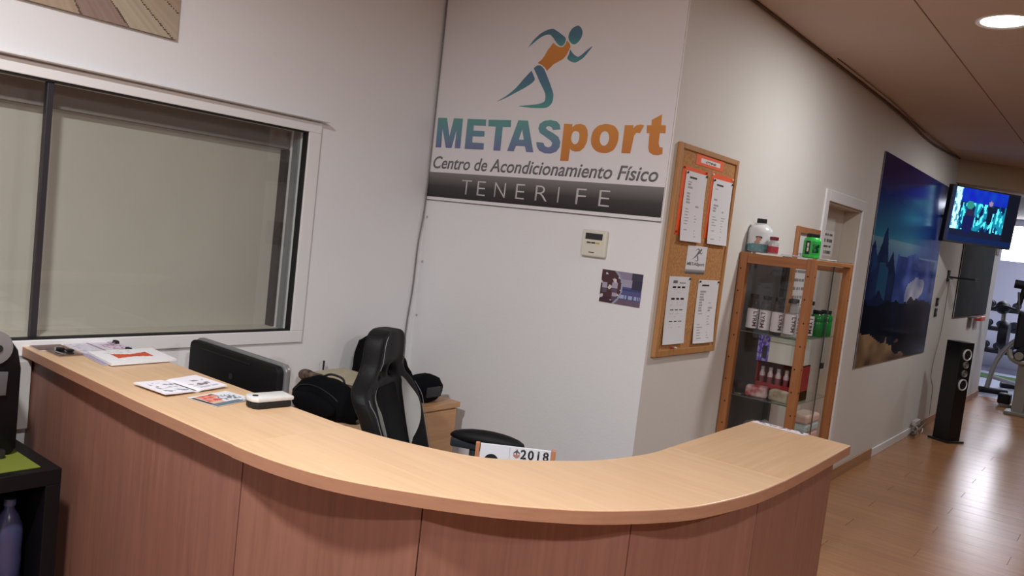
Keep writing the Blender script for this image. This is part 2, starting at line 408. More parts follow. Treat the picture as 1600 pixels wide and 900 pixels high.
# door in the right wall
dr = struct(box('door_1', mat('door_paint', s8(208, 204, 196), 0.5), (XR - 0.15, XR - 0.11, DY0 + 0.012, DY1 - 0.02, 0.01, DZ - 0.01)))
JAMB = mat('door_jamb', s8(186, 174, 160), 0.5)
box('jamb', JAMB, (XR - .2, XR - .001, DY1 - 0.016, DY1, 0, DZ), dr); box('jamb', JAMB, (XR - .2, XR - .001, DY0, DY0 + 0.012, 0, DZ), dr)
box('head_jamb', JAMB, (XR - .2, XR - .001, DY0, DY1, DZ - 0.012, DZ), dr)
box('architrave', FRAMEW, (XR, XR + .014, DY1, DY1 + 0.075, 0, DZ + .07), dr, 0.003)
box('architrave', FRAMEW, (XR, XR + .014, DY0 - 0.075, DY0, 0, DZ + .07), dr, 0.003)
box('head_architrave', FRAMEW, (XR, XR + .014, DY0, DY1, DZ, DZ + .07), dr, 0.003)
hd = MB(); hd.tube([(XR - .11, DY0 + .08, 1.02), (XR - .06, DY0 + .08, 1.02), (XR - .055, DY0 + .19, 1.02)], 0.009); hd.build('door_handle', STEEL, dr, True)

# ceiling downlights
def downlight(x, y, label, energy=1.0):
    t = thing('ceiling_downlight', label, 'ceiling light', (x, y, ZC), 'round downlights set in the ceiling')
    MB().lathe([(0.100, -0.001), (0.118, -0.006), (0.122, -0.001), (0.122, 0.0), (0.100, 0.0)], n=40, cap=False).build('trim_ring', FRAMEW, t, True, world=False)
    MB().lathe([(0.0, -0.004), (0.09, -0.004), (0.1, -0.001), (0.0, -0.001)], n=40).build('diffuser', mat('lit_diffuser', (1, 1, 1), 0.5, emit=((1.0, 0.97, 0.93), 6.0)), t, True, world=False)
    l = bpy.data.lights.new('downlight_lamp', 'AREA'); l.shape = 'DISK'; l.size = 0.19; l.energy = LAMP_W * energy; l.color = LAMP_COL
    lo = bpy.data.objects.new('downlight_lamp', l); COL.objects.link(lo); lo.parent = t; lo.location = (0, 0, -0.012)
    return t
downlight(-0.677, 4.33, 'round white glowing ceiling downlight above the laminate floor, top right of the photo', 0.35)
downlight(-1.50, 0.22, 'round ceiling downlight in front of the left part of the counter', 1.08)
downlight(0.43, 0.15, 'round ceiling downlight above the viewer in front of the curved counter', 1.0)
downlight(-0.45, 7.9, 'round ceiling downlight halfway along the corridor', 0.35)
downlight(-0.45, 11.3, 'round ceiling downlight near the gym end of the corridor', 0.3)
downlight(2.1, 2.25, 'round ceiling downlight on the open side right of the counter', 0.95)

# ================================================================== RECEPTION COUNTER
ZT, TH = 0.99, 0.034
front = [(-3.06, 1.17), (-2.2, 1.150), (-1.784, 1.151), (-1.713, 1.153)]
curve_f = [(-1.713, 1.150), (-1.563, 1.160), (-1.41, 1.194), (-1.263, 1.262), (-1.088, 1.374), (-.955, 1.495), (-.876, 1.594), (-.795, 1.741), (-.755, 1.862), (-.722, 2.053), (-.712, 2.25)]
curve_i = [(-1.713, 1.515), (-1.585, 1.535), (-1.435, 1.578), (-1.325, 1.627), (-1.255, 1.694), (-1.187, 1.79), (-1.124, 1.904), (-1.082, 2.06), (-1.07, 2.16), (-1.072, 2.25)]
rc = thing('reception_counter', 'light beech reception counter curving from the window wall to the corridor', 'counter', (-1.6, 1.5, 0))
MB().prism(front + [(-1.713, 1.515), (-1.958, 1.512), (-2.5, 1.505), (-3.06, 1.505)], ZT - TH, ZT - .0008, bevel=0.002).build('worktop', BEECH, rc)
cf = [tuple(v.xy) for v in catmull([(*p, 0) for p in curve_f], 5)]; ci = [tuple(v.xy) for v in catmull([(*p, 0) for p in curve_i], 6)]
MB().prism(cf + ci[::-1], ZT - TH, ZT, bevel=0.002).build('worktop', BEECHC, rc)
MB().prism([(-.712, 2.2515), (-.7125, 2.508), (-.721, 2.92), (-1.078, 2.942), (-1.072, 2.2515)], ZT - TH, ZT - .0004, bevel=0.002).build('worktop', BEECHY, rc)
# edge banding, darker than the top
def band(pts, name='edge_band'):
    mb = MB(); n = len(pts); P = [Vector((*p, 0)) for p in pts]; q = []
    for i in range(n):
        t = (P[min(i + 1, n - 1)] - P[max(i - 1, 0)]).normalized(); q.append(P[i] + Vector((t.y, -t.x, 0)) * 0.0018)
    poly = [tuple(v.xy) for v in q] + [tuple(v.xy) for v in P[::-1]]
    mb.prism(poly, ZT - TH + 0.001, ZT - 0.0025); return mb.build(name, BEECHE, rc)
band(front); band(cf); band([(-.712, 2.2515), (-.7125, 2.508), (-.721, 2.92)]); band([(-.721, 2.92), (-1.078, 2.942)])
J = [(-3.05, 1.194), (-1.722, 1.190), (-1.224, 1.333), (-.871, 1.680), (-.755, 2.185), (-.757, 2.88)]
for a, b in zip(J[:-1], J[1:]):
    A, B = Vector((*a, 0)), Vector((*b, 0)); t = (B - A).normalized(); nrm = Vector((-t.y, t.x, 0))
    A2, B2 = A + t * 0.002, B - t * 0.002
    MB().prism([tuple((A2).xy), tuple((B2).xy), tuple((B2 + nrm * 0.019).xy), tuple((A2 + nrm * 0.019).xy)], 0.06, ZT - TH, bevel=0.0015).build('front_panel', BEECHP, rc)
    MB().prism([tuple((A + nrm * .03).xy), tuple((B + nrm * .03).xy), tuple((B + nrm * 0.045).xy), tuple((A + nrm * 0.045).xy)], 0.0, 0.06).build('plinth', BLACK, rc)
for a in J[1:-1]:
    MB().lathe([(0.012, 0.0), (0.012, ZT - TH)], (a[0] - .014, a[1] + .016, 0), 8).build('joint_post', mat('joint_dark', s8(84, 54, 42), 0.6), rc)
MB().box(-1.05, -.762, 2.862, 2.880, 0.0, ZT - TH, bevel=0.0015).build('end_panel', BEECHP, rc)
# inner lower desk, 745 mm, stands behind the counter
dk = [(-3.05, 1.56), (-1.73, 1.56), (-1.465, 1.68), (-1.165, 1.885), (-1.06, 2.2), (-1.08, 2.85), (-1.42, 2.85), (-1.44, 2.30), (-1.62, 2.03), (-2.0, 1.94), (-2.25, 1.96), (-2.38, 2.27), (-3.05, 2.27)]
de = thing('inner_desk', 'beech staff desk at sitting height behind the curved counter', 'desk', (-2.0, 1.8, 0))
MB().prism(dk, 0.72, 0.745, bevel=0.002).build('desk_top', BEECH, de)
for x, yy in ((-3.0, 2.2), (-2.36, 2.2), (-1.45, 2.8), (-1.12, 2.8), (-2.98, 1.63), (-1.8, 1.63)):
    MB().box(x - .02, x + .02, yy - .02, yy + .02, 0, 0.72).build('leg', GREYST, de)

# ---- all-in-one computer, back towards the viewer
mo = thing('computer_monitor', 'black widescreen computer with silver rim, seen from behind over the counter', 'monitor', (-2.61, 1.74, 0.745))
mx0, mx1, mz0, mz1 = -2.925, -2.332, 0.80, 1.026
def rrect(x0, x1, z0, z1, r, n=6):
    out = []
    for cx, cz, a0 in ((x1 - r, z0 + r, -90), (x1 - r, z1 - r, 0), (x0 + r, z1 - r, 90), (x0 + r, z0 + r, 180)):
        for k in range(n + 1):
            a = math.radians(a0 + 90 * k / n); out.append((cx + r * math.cos(a), cz + r * math.sin(a)))
    return out
MB().prism(rrect(mx0, mx1, mz0 - .12 + .1, mz1, 0.028), 1.752, 1.775, 'y', bevel=0.004).build('front_rim', SILVER, mo, True)
MB().prism(rrect(mx0 + .006, mx1 - .006, mz0 - .01, mz1 - .006, 0.026), 1.722, 1.752, 'y', bevel=0.008).build('back_shell', mat('dark_shell', (0.005, 0.004, 0.005), 0.6, spec=.25), mo, True)
MB().box(mx0 + .02, mx1 - .02, 1.775, 1.777, mz0, mz1 - .02).build('screen', GLOSSBLK, mo)
MB().box(mx0 + .09, mx1 - .17, 1.7195, 1.7225, 0.995, 1.001).build('vent_slot', RUBBER, mo)
MB().box(-2.70, -2.52, 1.725, 1.86, 0.745, 0.757, bevel=0.004).build('foot', SILVER, mo)
MB().box(-2.66, -2.56, 1.755, 1.78, 0.755, 0.82).build('neck', SILVER, mo)
MB().lathe([(0.0, -0.001), (0.012, -0.001), (0.012, 0.001), (0.0, 0.001)], (-2.62, 1.7215, 0.93), 16, 'y').build('emblem', mat('dull_emblem', (0.022, 0.021, 0.024), 0.4), mo)
# keyboard
kb = thing('keyboard', 'grey computer keyboard on the inner desk right of the monitor', 'keyboard', (-2.85, 2.04, 0.745))
MB().box(-3.04, -2.67, 1.97, 2.11, 0.745, 0.765, bevel=0.003).build('case', mat('keyboard_case', s8(60, 60, 62), 0.5), kb)
for i in range(12):
    for j in range(4):
        MB().box(-3.032 + i * .03, -3.007 + i * .03, 1.978 + j * .032, 2.004 + j * .032, 0.765, 0.771).build('key', mat('keycap', s8(150, 150, 148), 0.5), kb)

# ---- things lying on the worktop
def on_top(name, label, cat, quad, fn, nu, nv, th=0.002, z=ZT, m=None, group=None, bend=None, side=(.88, .87, .88)):
    """quad: origin corner, +u corner, +v corner (plan coordinates)"""
    O, A, B = (Vector((*q, z + 0.0004)) for q in quad)
    if (A - O).cross(B - O).z < 0:
        A, B = B, A; nu, nv = nv, nu; f0, b0_ = fn, bend
        fn = lambda u, v: f0(v, u)
        if b0_: bend = lambda u, v: b0_(v, u)
    o = sheet(name, m or printed('printed_paper', 0.45), O, A - O, B - O, nu, nv, fn, th=th, bend=bend, side=side)
    return tag(o, label, cat, group)
def rnd(u, v, s=1.0, seed=0): return noise.noise(Vector((u * s, v * s, seed * 3.7)))
def text_rows(u, v, rows, x0=.1, x1=.9, fill=.5, seed=0, ink=(.35, .35, .38), base=(.89, .88, .89)):
    r = int(v * rows)
    if (v * rows) % 1 > .45 and x0 < u < x1 - .25 * abs(rnd(r * 1.3, 2.1, 1, seed)) and rnd(u * 40, r * 7.1, 1, seed) > -fill + .2: return ink
    return base
# open booklet
def booklet_fn(u, v):
    base = (.90, .88, .91)
    if u < .03 or u > .97 or v < .03 or v > .97: return base
    if abs(v - .5) < .012: return (.25, .24, .27) if .25 < u < .95 else base
    d = rnd(u * 9, v * 14, 1, 2)
    if v < .5:
        if .2 < u < .9 and .08 < v < .42 and d > .22: return (.52, .52, .56)
        if .3 < u < .85 and .08 < v < .42 and d > .05: return (.74, .76, .76)
    else:
        if .55 < u < .72 and .58 < v < .9 and d > .0: return (.5, .47, .49)
        if .3 < u < .42 and .6 < v < .92 and d > .05: return (.5, .48, .5)
        if .80 < u < .88 and .56 < v < .94 and d > -.15: return (.70, .70, .74)
    return base
on_top('open_booklet', 'open white booklet with small grey drawings on the left counter top', 'booklet', [(-2.205, 1.238), (-2.370, 1.224), (-2.234, 1.464)][:1] + [(-2.370, 1.224), (-2.238, 1.462)], lambda u, v: booklet_fn(1 - u, v), 44, 60, th=0.004, bend=lambda u, v: 0.004 - 0.004 * math.exp(-((v - .5) / .05) ** 2) + .003 * (2 * abs(v - .5)) ** 2)
# postcard flyer with a person in red
def postcard_fn(u, v):   # u along its long side, v across
    if v < .22 and u < .72: return (.36, .43, .47)
    if u < .10 and v < .9: return (.14, .15, .17)
    if (u - .52) ** 2 / .006 + (v - .82) ** 2 / .02 < 1: return (.15, .1, .1) if v > .88 or u < .46 else (.80, .52, .46)
    if .12 < u < .45 and .4 < v < .92: return (.80, .28, .24) if rnd(u * 8, v * 6, 1, 1) > -.1 else (.84, .55, .46)
    if u < .4 and v < .45: return (.83, .66, .6)
    if .45 < u < .88 and .3 < v < .75: return (.45, .47, .51) if rnd(u * 16, v * 12, 1, 4) > 0 else (.84, .85, .88)
    if u > .55 and v < .22 and rnd(u * 30, v * 20, 1, 6) > .1: return (.4, .41, .45)
    return (.88, .88, .9)
on_top('postcard_flyer', 'glossy postcard flyer showing a dark-haired person in red and grey, beside the card reader', 'flyer', [(-2.172, 1.289), (-2.046, 1.309), (-2.205, 1.438)], lambda u, v: postcard_fn(v, 1 - u) if False else postcard_fn(v, 1 - u), 40, 44, th=0.0015, m=printed('glossy_print', 0.25))
# white leaflets with an orange bow-like print, with a lilac sheet below
def bow_fn(u, v):
    du, dv = (u - .50), (v - .50)
    if abs(dv) < .27 and abs(du) < .09 + .40 * abs(dv) and du > -.09 - .25 * abs(dv): return (.80, .28, .12) if rnd(u * 10, v * 10, 1, 3) > -.35 else (.62, .2, .1)
    if .7 < u < .95 and .15 < v < .6 and rnd(u * 40, v * 30, 1, 1) > .25: return (.74, .74, .78)
    return (.91, .90, .91)
on_top('lilac_leaflet', 'lilac-grey leaflet peeping out under the white leaflets with the orange print', 'leaflet', [(-2.672, 1.272), (-2.880, 1.288), (-2.70, 1.48)], lambda u, v: (.60, .56, .66), 2, 2, th=0.0015)
on_top('bow_leaflet', 'pile of white leaflets with an orange bow-shaped print, on the counter by the window', 'leaflet', [(-2.648, 1.288), (-2.862, 1.305), (-2.660, 1.525)], bow_fn, 44, 44, th=0.008, z=ZT + .0022)
# lilac printed leaflets with clips
def lilac_fn(u, v):
    if abs(v - .42) < .03: return (.55, .44, .58)
    if .56 < v < .9 and .2 < u < .75 and rnd(u * 12, v * 26, 1, 8) > .0: return (.70, .45, .62)
    if v < .36 and rnd(u * 10, v * 12, 1, 2) > .2: return (.72, .70, .76)
    return (.82, .80, .84)
on_top('lilac_flyer', 'pale lilac flyer with pink print held by a black clip, lying against the window wall', 'flyer', [(-2.870, 1.300), (-3.045, 1.300), (-2.885, 1.500)], lilac_fn, 40, 40, th=0.003)
on_top('brown_brochure', 'dark brown brochure at the far left end of the counter', 'brochure', [(-2.955, 1.186), (-3.055, 1.190), (-2.965, 1.290)], lambda u, v: (.36, .25, .22) if rnd(u * 6, v * 6) > -.2 else (.45, .34, .32), 16, 16, th=0.002)
sl = thing('clear_sleeve', 'clear plastic sleeve holding dark sunglasses on the far left of the counter', 'pouch', (-2.905, 1.245, ZT))
MB().box(-2.965, -2.845, 1.205, 1.285, ZT + .0032, ZT + .0048, bevel=0.0005).build('sleeve_sheet', glass('sleeve_plastic', (.62, .6, .66), 1.0, .1), sl)
MB().blob((-2.935, 1.245, ZT + .010), 0.022, 0.016, 0.007, 2).build('lens', GLOSSBLK, sl, True)
MB().blob((-2.900, 1.262, ZT + .010), 0.018, 0.014, 0.006, 2).build('lens', GLOSSBLK, sl, True)
MB().tube([(-2.95, 1.235, ZT + .012), (-2.90, 1.215, ZT + .008), (-2.86, 1.225, ZT + .006)], 0.0025).build('temple', CHROME, sl, True)
for x, yy, z0, lab in ((-3.02, 1.475, ZT + .0036, 'black binder clip on the back edge of the lilac flyer by the window'), (-2.88, 1.455, ZT + .0036, 'black binder clip beside the white leaflets, nearer the monitor')):
    t = thing('binder_clip', lab, 'clip', (x, yy, z0), 'black clips on the flyers')
    MB().prism([(-.004, 0), (.012, 0), (.010, .011), (-.001, .011)], -.013, .013, 'x').build('clip_body', RUBBER, t, world=False)
    MB().tube([(-.010, -.004, .004), (-.010, -.026, .003), (.010, -.026, .003), (.010, -.004, .004)], .0012, 6).build('clip_wire', CHROME, t, world=False)
# card reader
cr = thing('card_reader', 'silver-white card reader with black underside on the counter edge', 'card reader', (-2.0, 1.45, ZT))
ang = math.atan2(1.475 - 1.39, -1.96 - (-1.985))
def cr_part(mb, n, m, sm=True):
    mb.rot(math.radians(84)); return mb.build(n, m, cr, sm, world=False)
cr_part(MB().prism([(-.050, -.034), (.058, -.032), (.058, .032), (-.050, .034), (-.061, .02), (-.065, 0), (-.061, -.02)], 0.0, 0.020, bevel=.004), 'base', RUBBER)
mb = MB().prism([(-.052, -.036), (.064, -.034), (.066, .034), (-.052, .036), (-.065, .022), (-.069, 0), (-.065, -.022)], 0.020, 0.034, bevel=.004)
cr_part(mb, 'top_shell', mat('reader_shell', s8(205, 203, 200), 0.35))
cr_part(MB().lathe([(0, .034), (.009, .034), (.009, .0352), (0, .0352)], (-.044, 0, 0), 16), 'button', RUBBER)
# sheet at the right end
def strip_fn(u, v):
    if v > .35 and rnd(u * 14, v * 3, 1, 2) > .12: return (.40, .18, .22) if rnd(u * 5, .4) > -.1 else (.3, .3, .34)
    return (.87, .83, .85)
on_top('narrow_flyer', 'narrow pink-white flyer lying along the right end of the counter top', 'flyer', [(-1.068, 2.900), (-.868, 2.889), (-1.066, 2.940)], strip_fn, 50, 8, th=0.0012)

# ---- desk calendar
ca = thing('desk_calendar', 'white 2018 desk calendar with wooden side strips behind the counter', 'calendar', (-1.40, 1.905, 0.745), rz=math.radians(37.5))
cw, ct = 0.228, 0.209
MB().box(-cw / 2 + .008, cw / 2 - .008, 0, .006, .0, ct, bevel=.0008).build('board', mat('calendar_board', s8(216, 216, 222), 0.3), ca, world=False)
for sx in (-1, 1): MB().box(sx * cw / 2 - .006, sx * cw / 2 + .006, -.004, .014, 0, ct + .001, bevel=.001).build('side_strip', wood('calendar_wood%d' % sx, s8(196, 134, 92), s8(172, 110, 74), 'Z', .5), ca, world=False)
lettering('year_lettering', '2018', mat('black_ink', (.01, .01, .012), .5), (.018, 0, ct - .040), (.082, 0, 0), (0, 0, .027), ca and None, bold=.02) if False else None
def local_letter(name, body, m, x, z, wd, hg, parent, y=0.0, **k):
    o = lettering(name, body, m, (x, y, z), (wd, 0, 0), (0, 0, hg), None, **k)
    off = Vector(o.location); o.parent = parent; o.location = off; return o
INK = mat('black_ink', (.01, .01, .012), .5)
local_letter('year_lettering', '2018', INK, .016, ct - .034, .084, .029, ca, bold=.02, spacing=1.25)
ic = MB(); ic.prism([(-.0055, ct - .020), (.004, ct - .015), (.0135, ct - .020), (.0135, ct - .016), (.004, ct - .009), (-.0055, ct - .016)], -.001, 0, 'y'); ic.build('arrow_mark', mat('grey_ink', s8(90, 96, 92), .5), ca, world=False)
ic = MB(); ic.prism([(-.0055, ct - .020), (.004, ct - .026), (.0135, ct - .020), (.0135, ct - .028), (.004, ct - .034), (-.0055, ct - .028)], -.001, 0, 'y'); ic.build('chevron_mark', mat('red_grey_ink', s8(178, 120, 104), .5), ca, world=False)
MB().box(.0026, .0054, -.0014, 0, ct - .024, ct - .007).build('stem_mark', mat('dark_red_ink', s8(96, 40, 36), .5), ca, world=False)
hm = MB(); hm.prism([(-.07 + .023 * math.cos(math.radians(a)), ct - .055 + .026 * math.sin(math.radians(a))) for a in range(-10, 191, 12)], -.0012, 0, 'y'); hm.build('dark_dome_print', mat('dark_print', (.012, .011, .014), .5), ca, world=False)
MB().box(-.018, -.0172, -.001, 0, .02, ct - .002).build('fold_line', mat('fold_grey', s8(176, 176, 184), .5), ca, world=False)

# ---- gaming chair
ch = thing('desk_chair', 'black racing-style swivel chair with white side inserts behind the counter', 'chair', (-2.156, 2.275, 0), rz=math.radians(-65.4))
ZR = [(.44, .215), (.52, .222), (.62, .228), (.74, .242), (.84, .258), (.90, .262), (.935, .235), (.955, .185), (1.0, .142), (1.04, .135), (1.09, .131), (1.12, .118), (1.14, .09), (1.15, .05)]
US = [-1, -.86, -.66, -.42, -.2, .2, .42, .66, .86, 1]
def hw(z):
    for (a, wa), (b, wb) in zip(ZR[:-1], ZR[1:]):
        if a <= z <= b: return wa + (wb - wa) * (z - a) / (b - a)
    return ZR[-1][1]
def fy(u, z):
    y = -.155 * min(1, (z - .44) / .46)
    bol = max(0, abs(u) - .55) / .45
    k = 1.0 if z < .86 else max(0.25, 1 - (z - .86) / .12)
    y += .055 * math.sin(min(1, bol) * math.pi * .62) * k
    if z > 1.0: y += .02 * (1 - u * u)
    return y
def back_shell(z_lo, z_hi, holes, name, m, front_only=False):
    bm = bmesh.new(); rows = [r for r in ZR if z_lo <= r[0] <= z_hi]
    F_ = [[bm.verts.new((u * hwz, fy(u, z), z)) for u in US] for z, hwz in rows]
    Bk = [[bm.verts.new((u * hwz * .98, fy(u, z) - .075 - .02 * (1 - abs(u)), z)) for u in US] for z, hwz in rows]
    hole = set()
    if holes:
        for j, (z, _) in enumerate(rows[:-1]):
            if abs(z - .955) < 1e-6 :
                hole |= {(j, 3 - 0), (j, 5)}
    n = len(US) - 1
    fa = set()
    for j in range(len(rows) - 1):
        for i in range(n):
            if (j, i) in hole: continue
            bm.faces.new((F_[j][i], F_[j][i + 1], F_[j + 1][i + 1], F_[j + 1][i])); bm.faces.new((Bk[j][i], Bk[j + 1][i], Bk[j + 1][i + 1], Bk[j][i + 1]))
    for (j, i) in hole:
        for (a, b) in (((j, i), (j, i + 1)), ((j, i + 1), (j + 1, i + 1)), ((j + 1, i + 1), (j + 1, i)), ((j + 1, i), (j, i))):
            bm.faces.new((F_[a[0]][a[1]], F_[b[0]][b[1]], Bk[b[0]][b[1]], Bk[a[0]][a[1]]))
    L = len(rows) - 1
    for j in range(L):
        for i in (0, n): bm.faces.new((F_[j][i], F_[j + 1][i], Bk[j + 1][i], Bk[j][i]))
    for i in range(n):
        for j in (0, L): bm.faces.new((F_[j][i], F_[j][i + 1], Bk[j][i + 1], Bk[j][i]))
    bmesh.ops.recalc_face_normals(bm, faces=list(bm.faces))
    mb = MB(); mb.bm.free(); mb.bm = bm
    return mb.build(name, m, ch, True, world=False, subsurf=2)
back_shell(.44, 1.15, True, 'backrest', LEATHER)
# centre mesh panel, white inserts, piping
def patch(name, m, zs, ua, ub, off, nseg=10):
    bm = bmesh.new(); G = []
    for k in range(nseg + 1):
        z = zs[0] + (zs[1] - zs[0]) * k / nseg; a, b = ua(k / nseg), ub(k / nseg)
        G.append([bm.verts.new(((a + (b - a) * t) * hw(z), fy(a + (b - a) * t, z) + off, z)) for t in (0, .33, .67, 1)] )
    for j in range(nseg):
        for i in range(3): bm.faces.new((G[j][i], G[j][i + 1], G[j + 1][i + 1], G[j + 1][i]))
    r = bmesh.ops.solidify(bm, geom=list(bm.faces), thickness=0.014)
    bmesh.ops.recalc_face_normals(bm, faces=list(bm.faces))
    mb = MB(); mb.bm.free(); mb.bm = bm; return mb.build(name, m, ch, True, world=False)
patch('mesh_panel', MESHF, (.50, .925), lambda t: -.38, lambda t: .38, .004)
for s in (1, -1):
    patch('white_insert', WHTLEA, (.66, .945), lambda t: s * (.42 + .13 * t * t), lambda t: s * (.45 + .13 * t * t + .27 * max(0, math.sin(math.pi * t)) ** .9), .016, 16)
    MB().tube([(s * hw(z) * .93, fy(.93, z) + .006 - .004, z) for z in [.45 + .02 * i for i in range(24)] ], .0014, 6).build('piping', mat('silver_piping', s8(112, 112, 116), .4), ch, True, world=False)
    MB().tube([(s * hw(z) * .80, fy(.8, z) + .004, z) for z in [1.0, 1.03, 1.06, 1.09, 1.115, 1.13]], .0016, 6).build('piping', MATS['silver_piping'], ch, True, world=False)
# seat, arms, base
sb = MB().box(-.25, .25, -.03, .47, .36, .45, bevel=.035, seg=3); sb.build('seat', LEATHER, ch, True, world=False)
for s in (1, -1):
    a = MB().blob((s * .27, .215, .700), .046, .165, .042, 3)
    for v in a.bm.verts: v.co.z = max(v.co.z, .694)
    a.build('armrest', LEATHER, ch, True, world=False)
    a = MB(); a.tube([(s * .27, .16, .70), (s * .275, .16, .50), (s * .22, .18, .38), (s * .10, .2, .36)], .018, 8); a.build('arm_bracket', mat('dark_grey_plastic', s8(50, 54, 60), .45), ch, True, world=False)
    a = MB(); a.box(s * .27 - .025, s * .27 + .025, .06, .30, .655, .695, bevel=.008); a.build('arm_pad_base', MATS['dark_grey_plastic'], ch, True, world=False)
MB().lathe([(.028, .10), (.028, .24), (.022, .24), (.022, .36)], (0, .2, 0), 16).build('gas_lift', BLACK, ch, True, world=False)
for k in range(5):
    a = 2 * math.pi * k / 5 + .3; dx, dy = math.cos(a), math.sin(a)
    MB().tube([(0, .2, .12), (dx * .15, .2 + dy * .15, .11), (dx * .30, .2 + dy * .30, .075)], .02, 8, radii=[.03, .024, .018]).build('leg', BLACK, ch, True, world=False)
    MB().lathe([(0, -.012), (.028, -.012), (.03, 0), (.028, .012), (0, .012)], (dx * .30, .2 + dy * .30, .031), 14, 'x').build('caster', RUBBER, ch, True, world=False)

# ---- cabinet along the left wall, and what stands on it
cb = thing('low_cabinet', 'low beech cabinet along the left wall in the corner behind the chair', 'cabinet', (-2.83, 2.66, 0))
MB().box(XL + .016, -2.61, 2.30, 3.005, 0.0, .675, bevel=.0015).build('body', CABW, cb)
MB().box(XL + .016, -2.595, 2.29, 3.02, .680, .706, bevel=.002).build('cabinet_top', CABW, cb)
MB().box(-2.61, -2.598, 2.31, 2.650, .04, .672, bevel=.0015).build('door', CABW, cb)
MB().box(-2.61, -2.598, 2.655, 3.0, .04, .672, bevel=.0015).build('door', CABW, cb)
MB().box(XL + .02, -2.612, 2.305, 3.0, .674, .681).build('shadow_gap', RUBBER, cb)
CLOTHK = mat('black_cloth', (.0035, .0035, .0045), .95, spec=.1, bump=.4, bump_scale=120)
bp = thing('backpack', 'black rounded backpack standing behind the monitor', 'backpack', (-2.575, 2.165, .745))
mb = MB().blob((-2.580, 2.155, .80), .20, .080, .100, 4, .12, 2.0, 5)
for v in mb.bm.verts: v.co.z = max(v.co.z, .7465)
mb.build('body', CLOTHK, bp, True)
MB().blob((-2.58, 2.085, .795), .14, .03, .045, 3, .1, 4).build('front_pocket', CLOTHK, bp, True)
MB().tube(catmull([(-2.66, 2.19, .885), (-2.62, 2.20, .902), (-2.55, 2.20, .900), (-2.52, 2.19, .885)], 5), .005, 8).build('handle', BLACK, bp, True)
MB().tube(catmull([(-2.75, 2.11, .80), (-2.69, 2.10, .85), (-2.575, 2.095, .868), (-2.46, 2.10, .84), (-2.41, 2.115, .79)], 6), .003, 6).build('zip', RUBBER, bp, True)
BEIGE = mat('beige_wool', s8(176, 166, 142), .9, noise_amt=.08, noise_scale=30, bump=.3, bump_scale=160)
jb = MB().box(-2.985, -2.70, 2.350, 2.58, .710, .838, bevel=.035, seg=3)
for v in jb.bm.verts: v.co += Vector((0, 0, .014 * noise.noise(v.co * 9)))
tag(jb.build('folded_jumper', BEIGE, None, True, subsurf=2), 'folded beige woollen jumper in a pile on the low cabinet', 'jumper')
sc = MB(); pts = catmull([(-2.97, 2.33, .82), (-2.92, 2.31, .832), (-2.82, 2.305, .83), (-2.72, 2.315, .82), (-2.67, 2.38, .80), (-2.66, 2.50, .78)], 6)
sc.tube(pts, .03, 10, radii=[.024 + .012 * noise.noise(p * 14) for p in pts])
tag(sc.build('scarf', mat('brown_pattern', s8(120, 98, 84), .9, col2=s8(44, 36, 32), noise_scale=45), None, True, subsurf=1), 'brown and black patterned scarf draped round the beige jumper', 'scarf')
# aerial of a second device that shows above the jumper
ro = thing('cordless_handset', 'thin black handset aerial sticking up behind the beige jumper', 'phone', (-3.02, 2.38, .845))
MB().box(-3.046, -3.022, 2.475, 2.505, .706, .80, bevel=.004).build('handset', BLACK, ro)
MB().tube([(-3.034, 2.495, .80), (-3.034, 2.495, .862)], .0045, 8).build('aerial', RUBBER, ro)
ro.location = (-3.02, 2.38, .706)
for c in ro.children: c.location = c.location + Vector((0, 0, .139))
# black coat heaped in the corner
co_ = MB()
r = bmesh.ops.create_icosphere(co_.bm, subdivisions=4, radius=1.0)
for v in r['verts']:
    d0 = v.co.normalized(); t = (d0.y * .5 + .5)     # along +y (towards the corner) the heap gets lower
    h = .385 - .24 * t
    n = noise.noise(d0 * 2.2 + Vector((3, 1, 0))) * .18 + noise.noise(d0 * 5 + Vector((8, 1, 0))) * .08
    v.co = Vector((-2.935 + d0.x * .10 * (1 + n), 2.80 + d0.y * .185 * (1 + n), .706 + max(0, (d0.z + .45)) / 1.45 * h * (1 + n) + .002))
tag(co_.build('coat', CLOTHK, None, True), 'black coat heaped on the low cabinet in the corner behind the chair', 'coat')
hb = thing('shoulder_bag', 'small black bag with a flap pocket on the corner of the low cabinet', 'bag', (-2.72, 2.87, .706))
mb = MB().blob((-2.70, 2.85, .765), .075, .12, .075, 3, .12, 6.0, 5)
for v in mb.bm.verts: v.co.z = max(v.co.z, .708)
mb.build('body', CLOTHK, hb, True)
MB().box(-2.632, -2.620, 2.80, 2.90, .74, .79, bevel=.005).build('flap', mat('black_nylon', (.02, .02, .023), .5), hb, True)

# cable in the corner with clips
cbm = MB().tube(catmull([(XL + .012, YB - .012, 2.80), (XL + .012, YB - .012, 1.78), (XL + .006, YB - .03, 1.45), (XL + .006, YB - .035, 1.22), (XL + .006, YB - .05, 1.05), (XL + .006, YB - .055, .90), (XL + .006, YB - .055, .72)], 8), .004, 6)
cor = thing('corner_cable', 'thin grey cable running down the corner beside the sign wall', 'cable', (XL + .01, YB - .02, .72))
cbm.build('cable', mat('grey_cable', s8(120, 116, 114), .5), cor, True)
for z in (1.60, 1.36, 1.07): MB().box(-3.045, -3.036, YB - .006, YB, z, z + .012, bevel=.001).build('cable_clip', mat('clip_grey', s8(178, 174, 172), .5), cor)

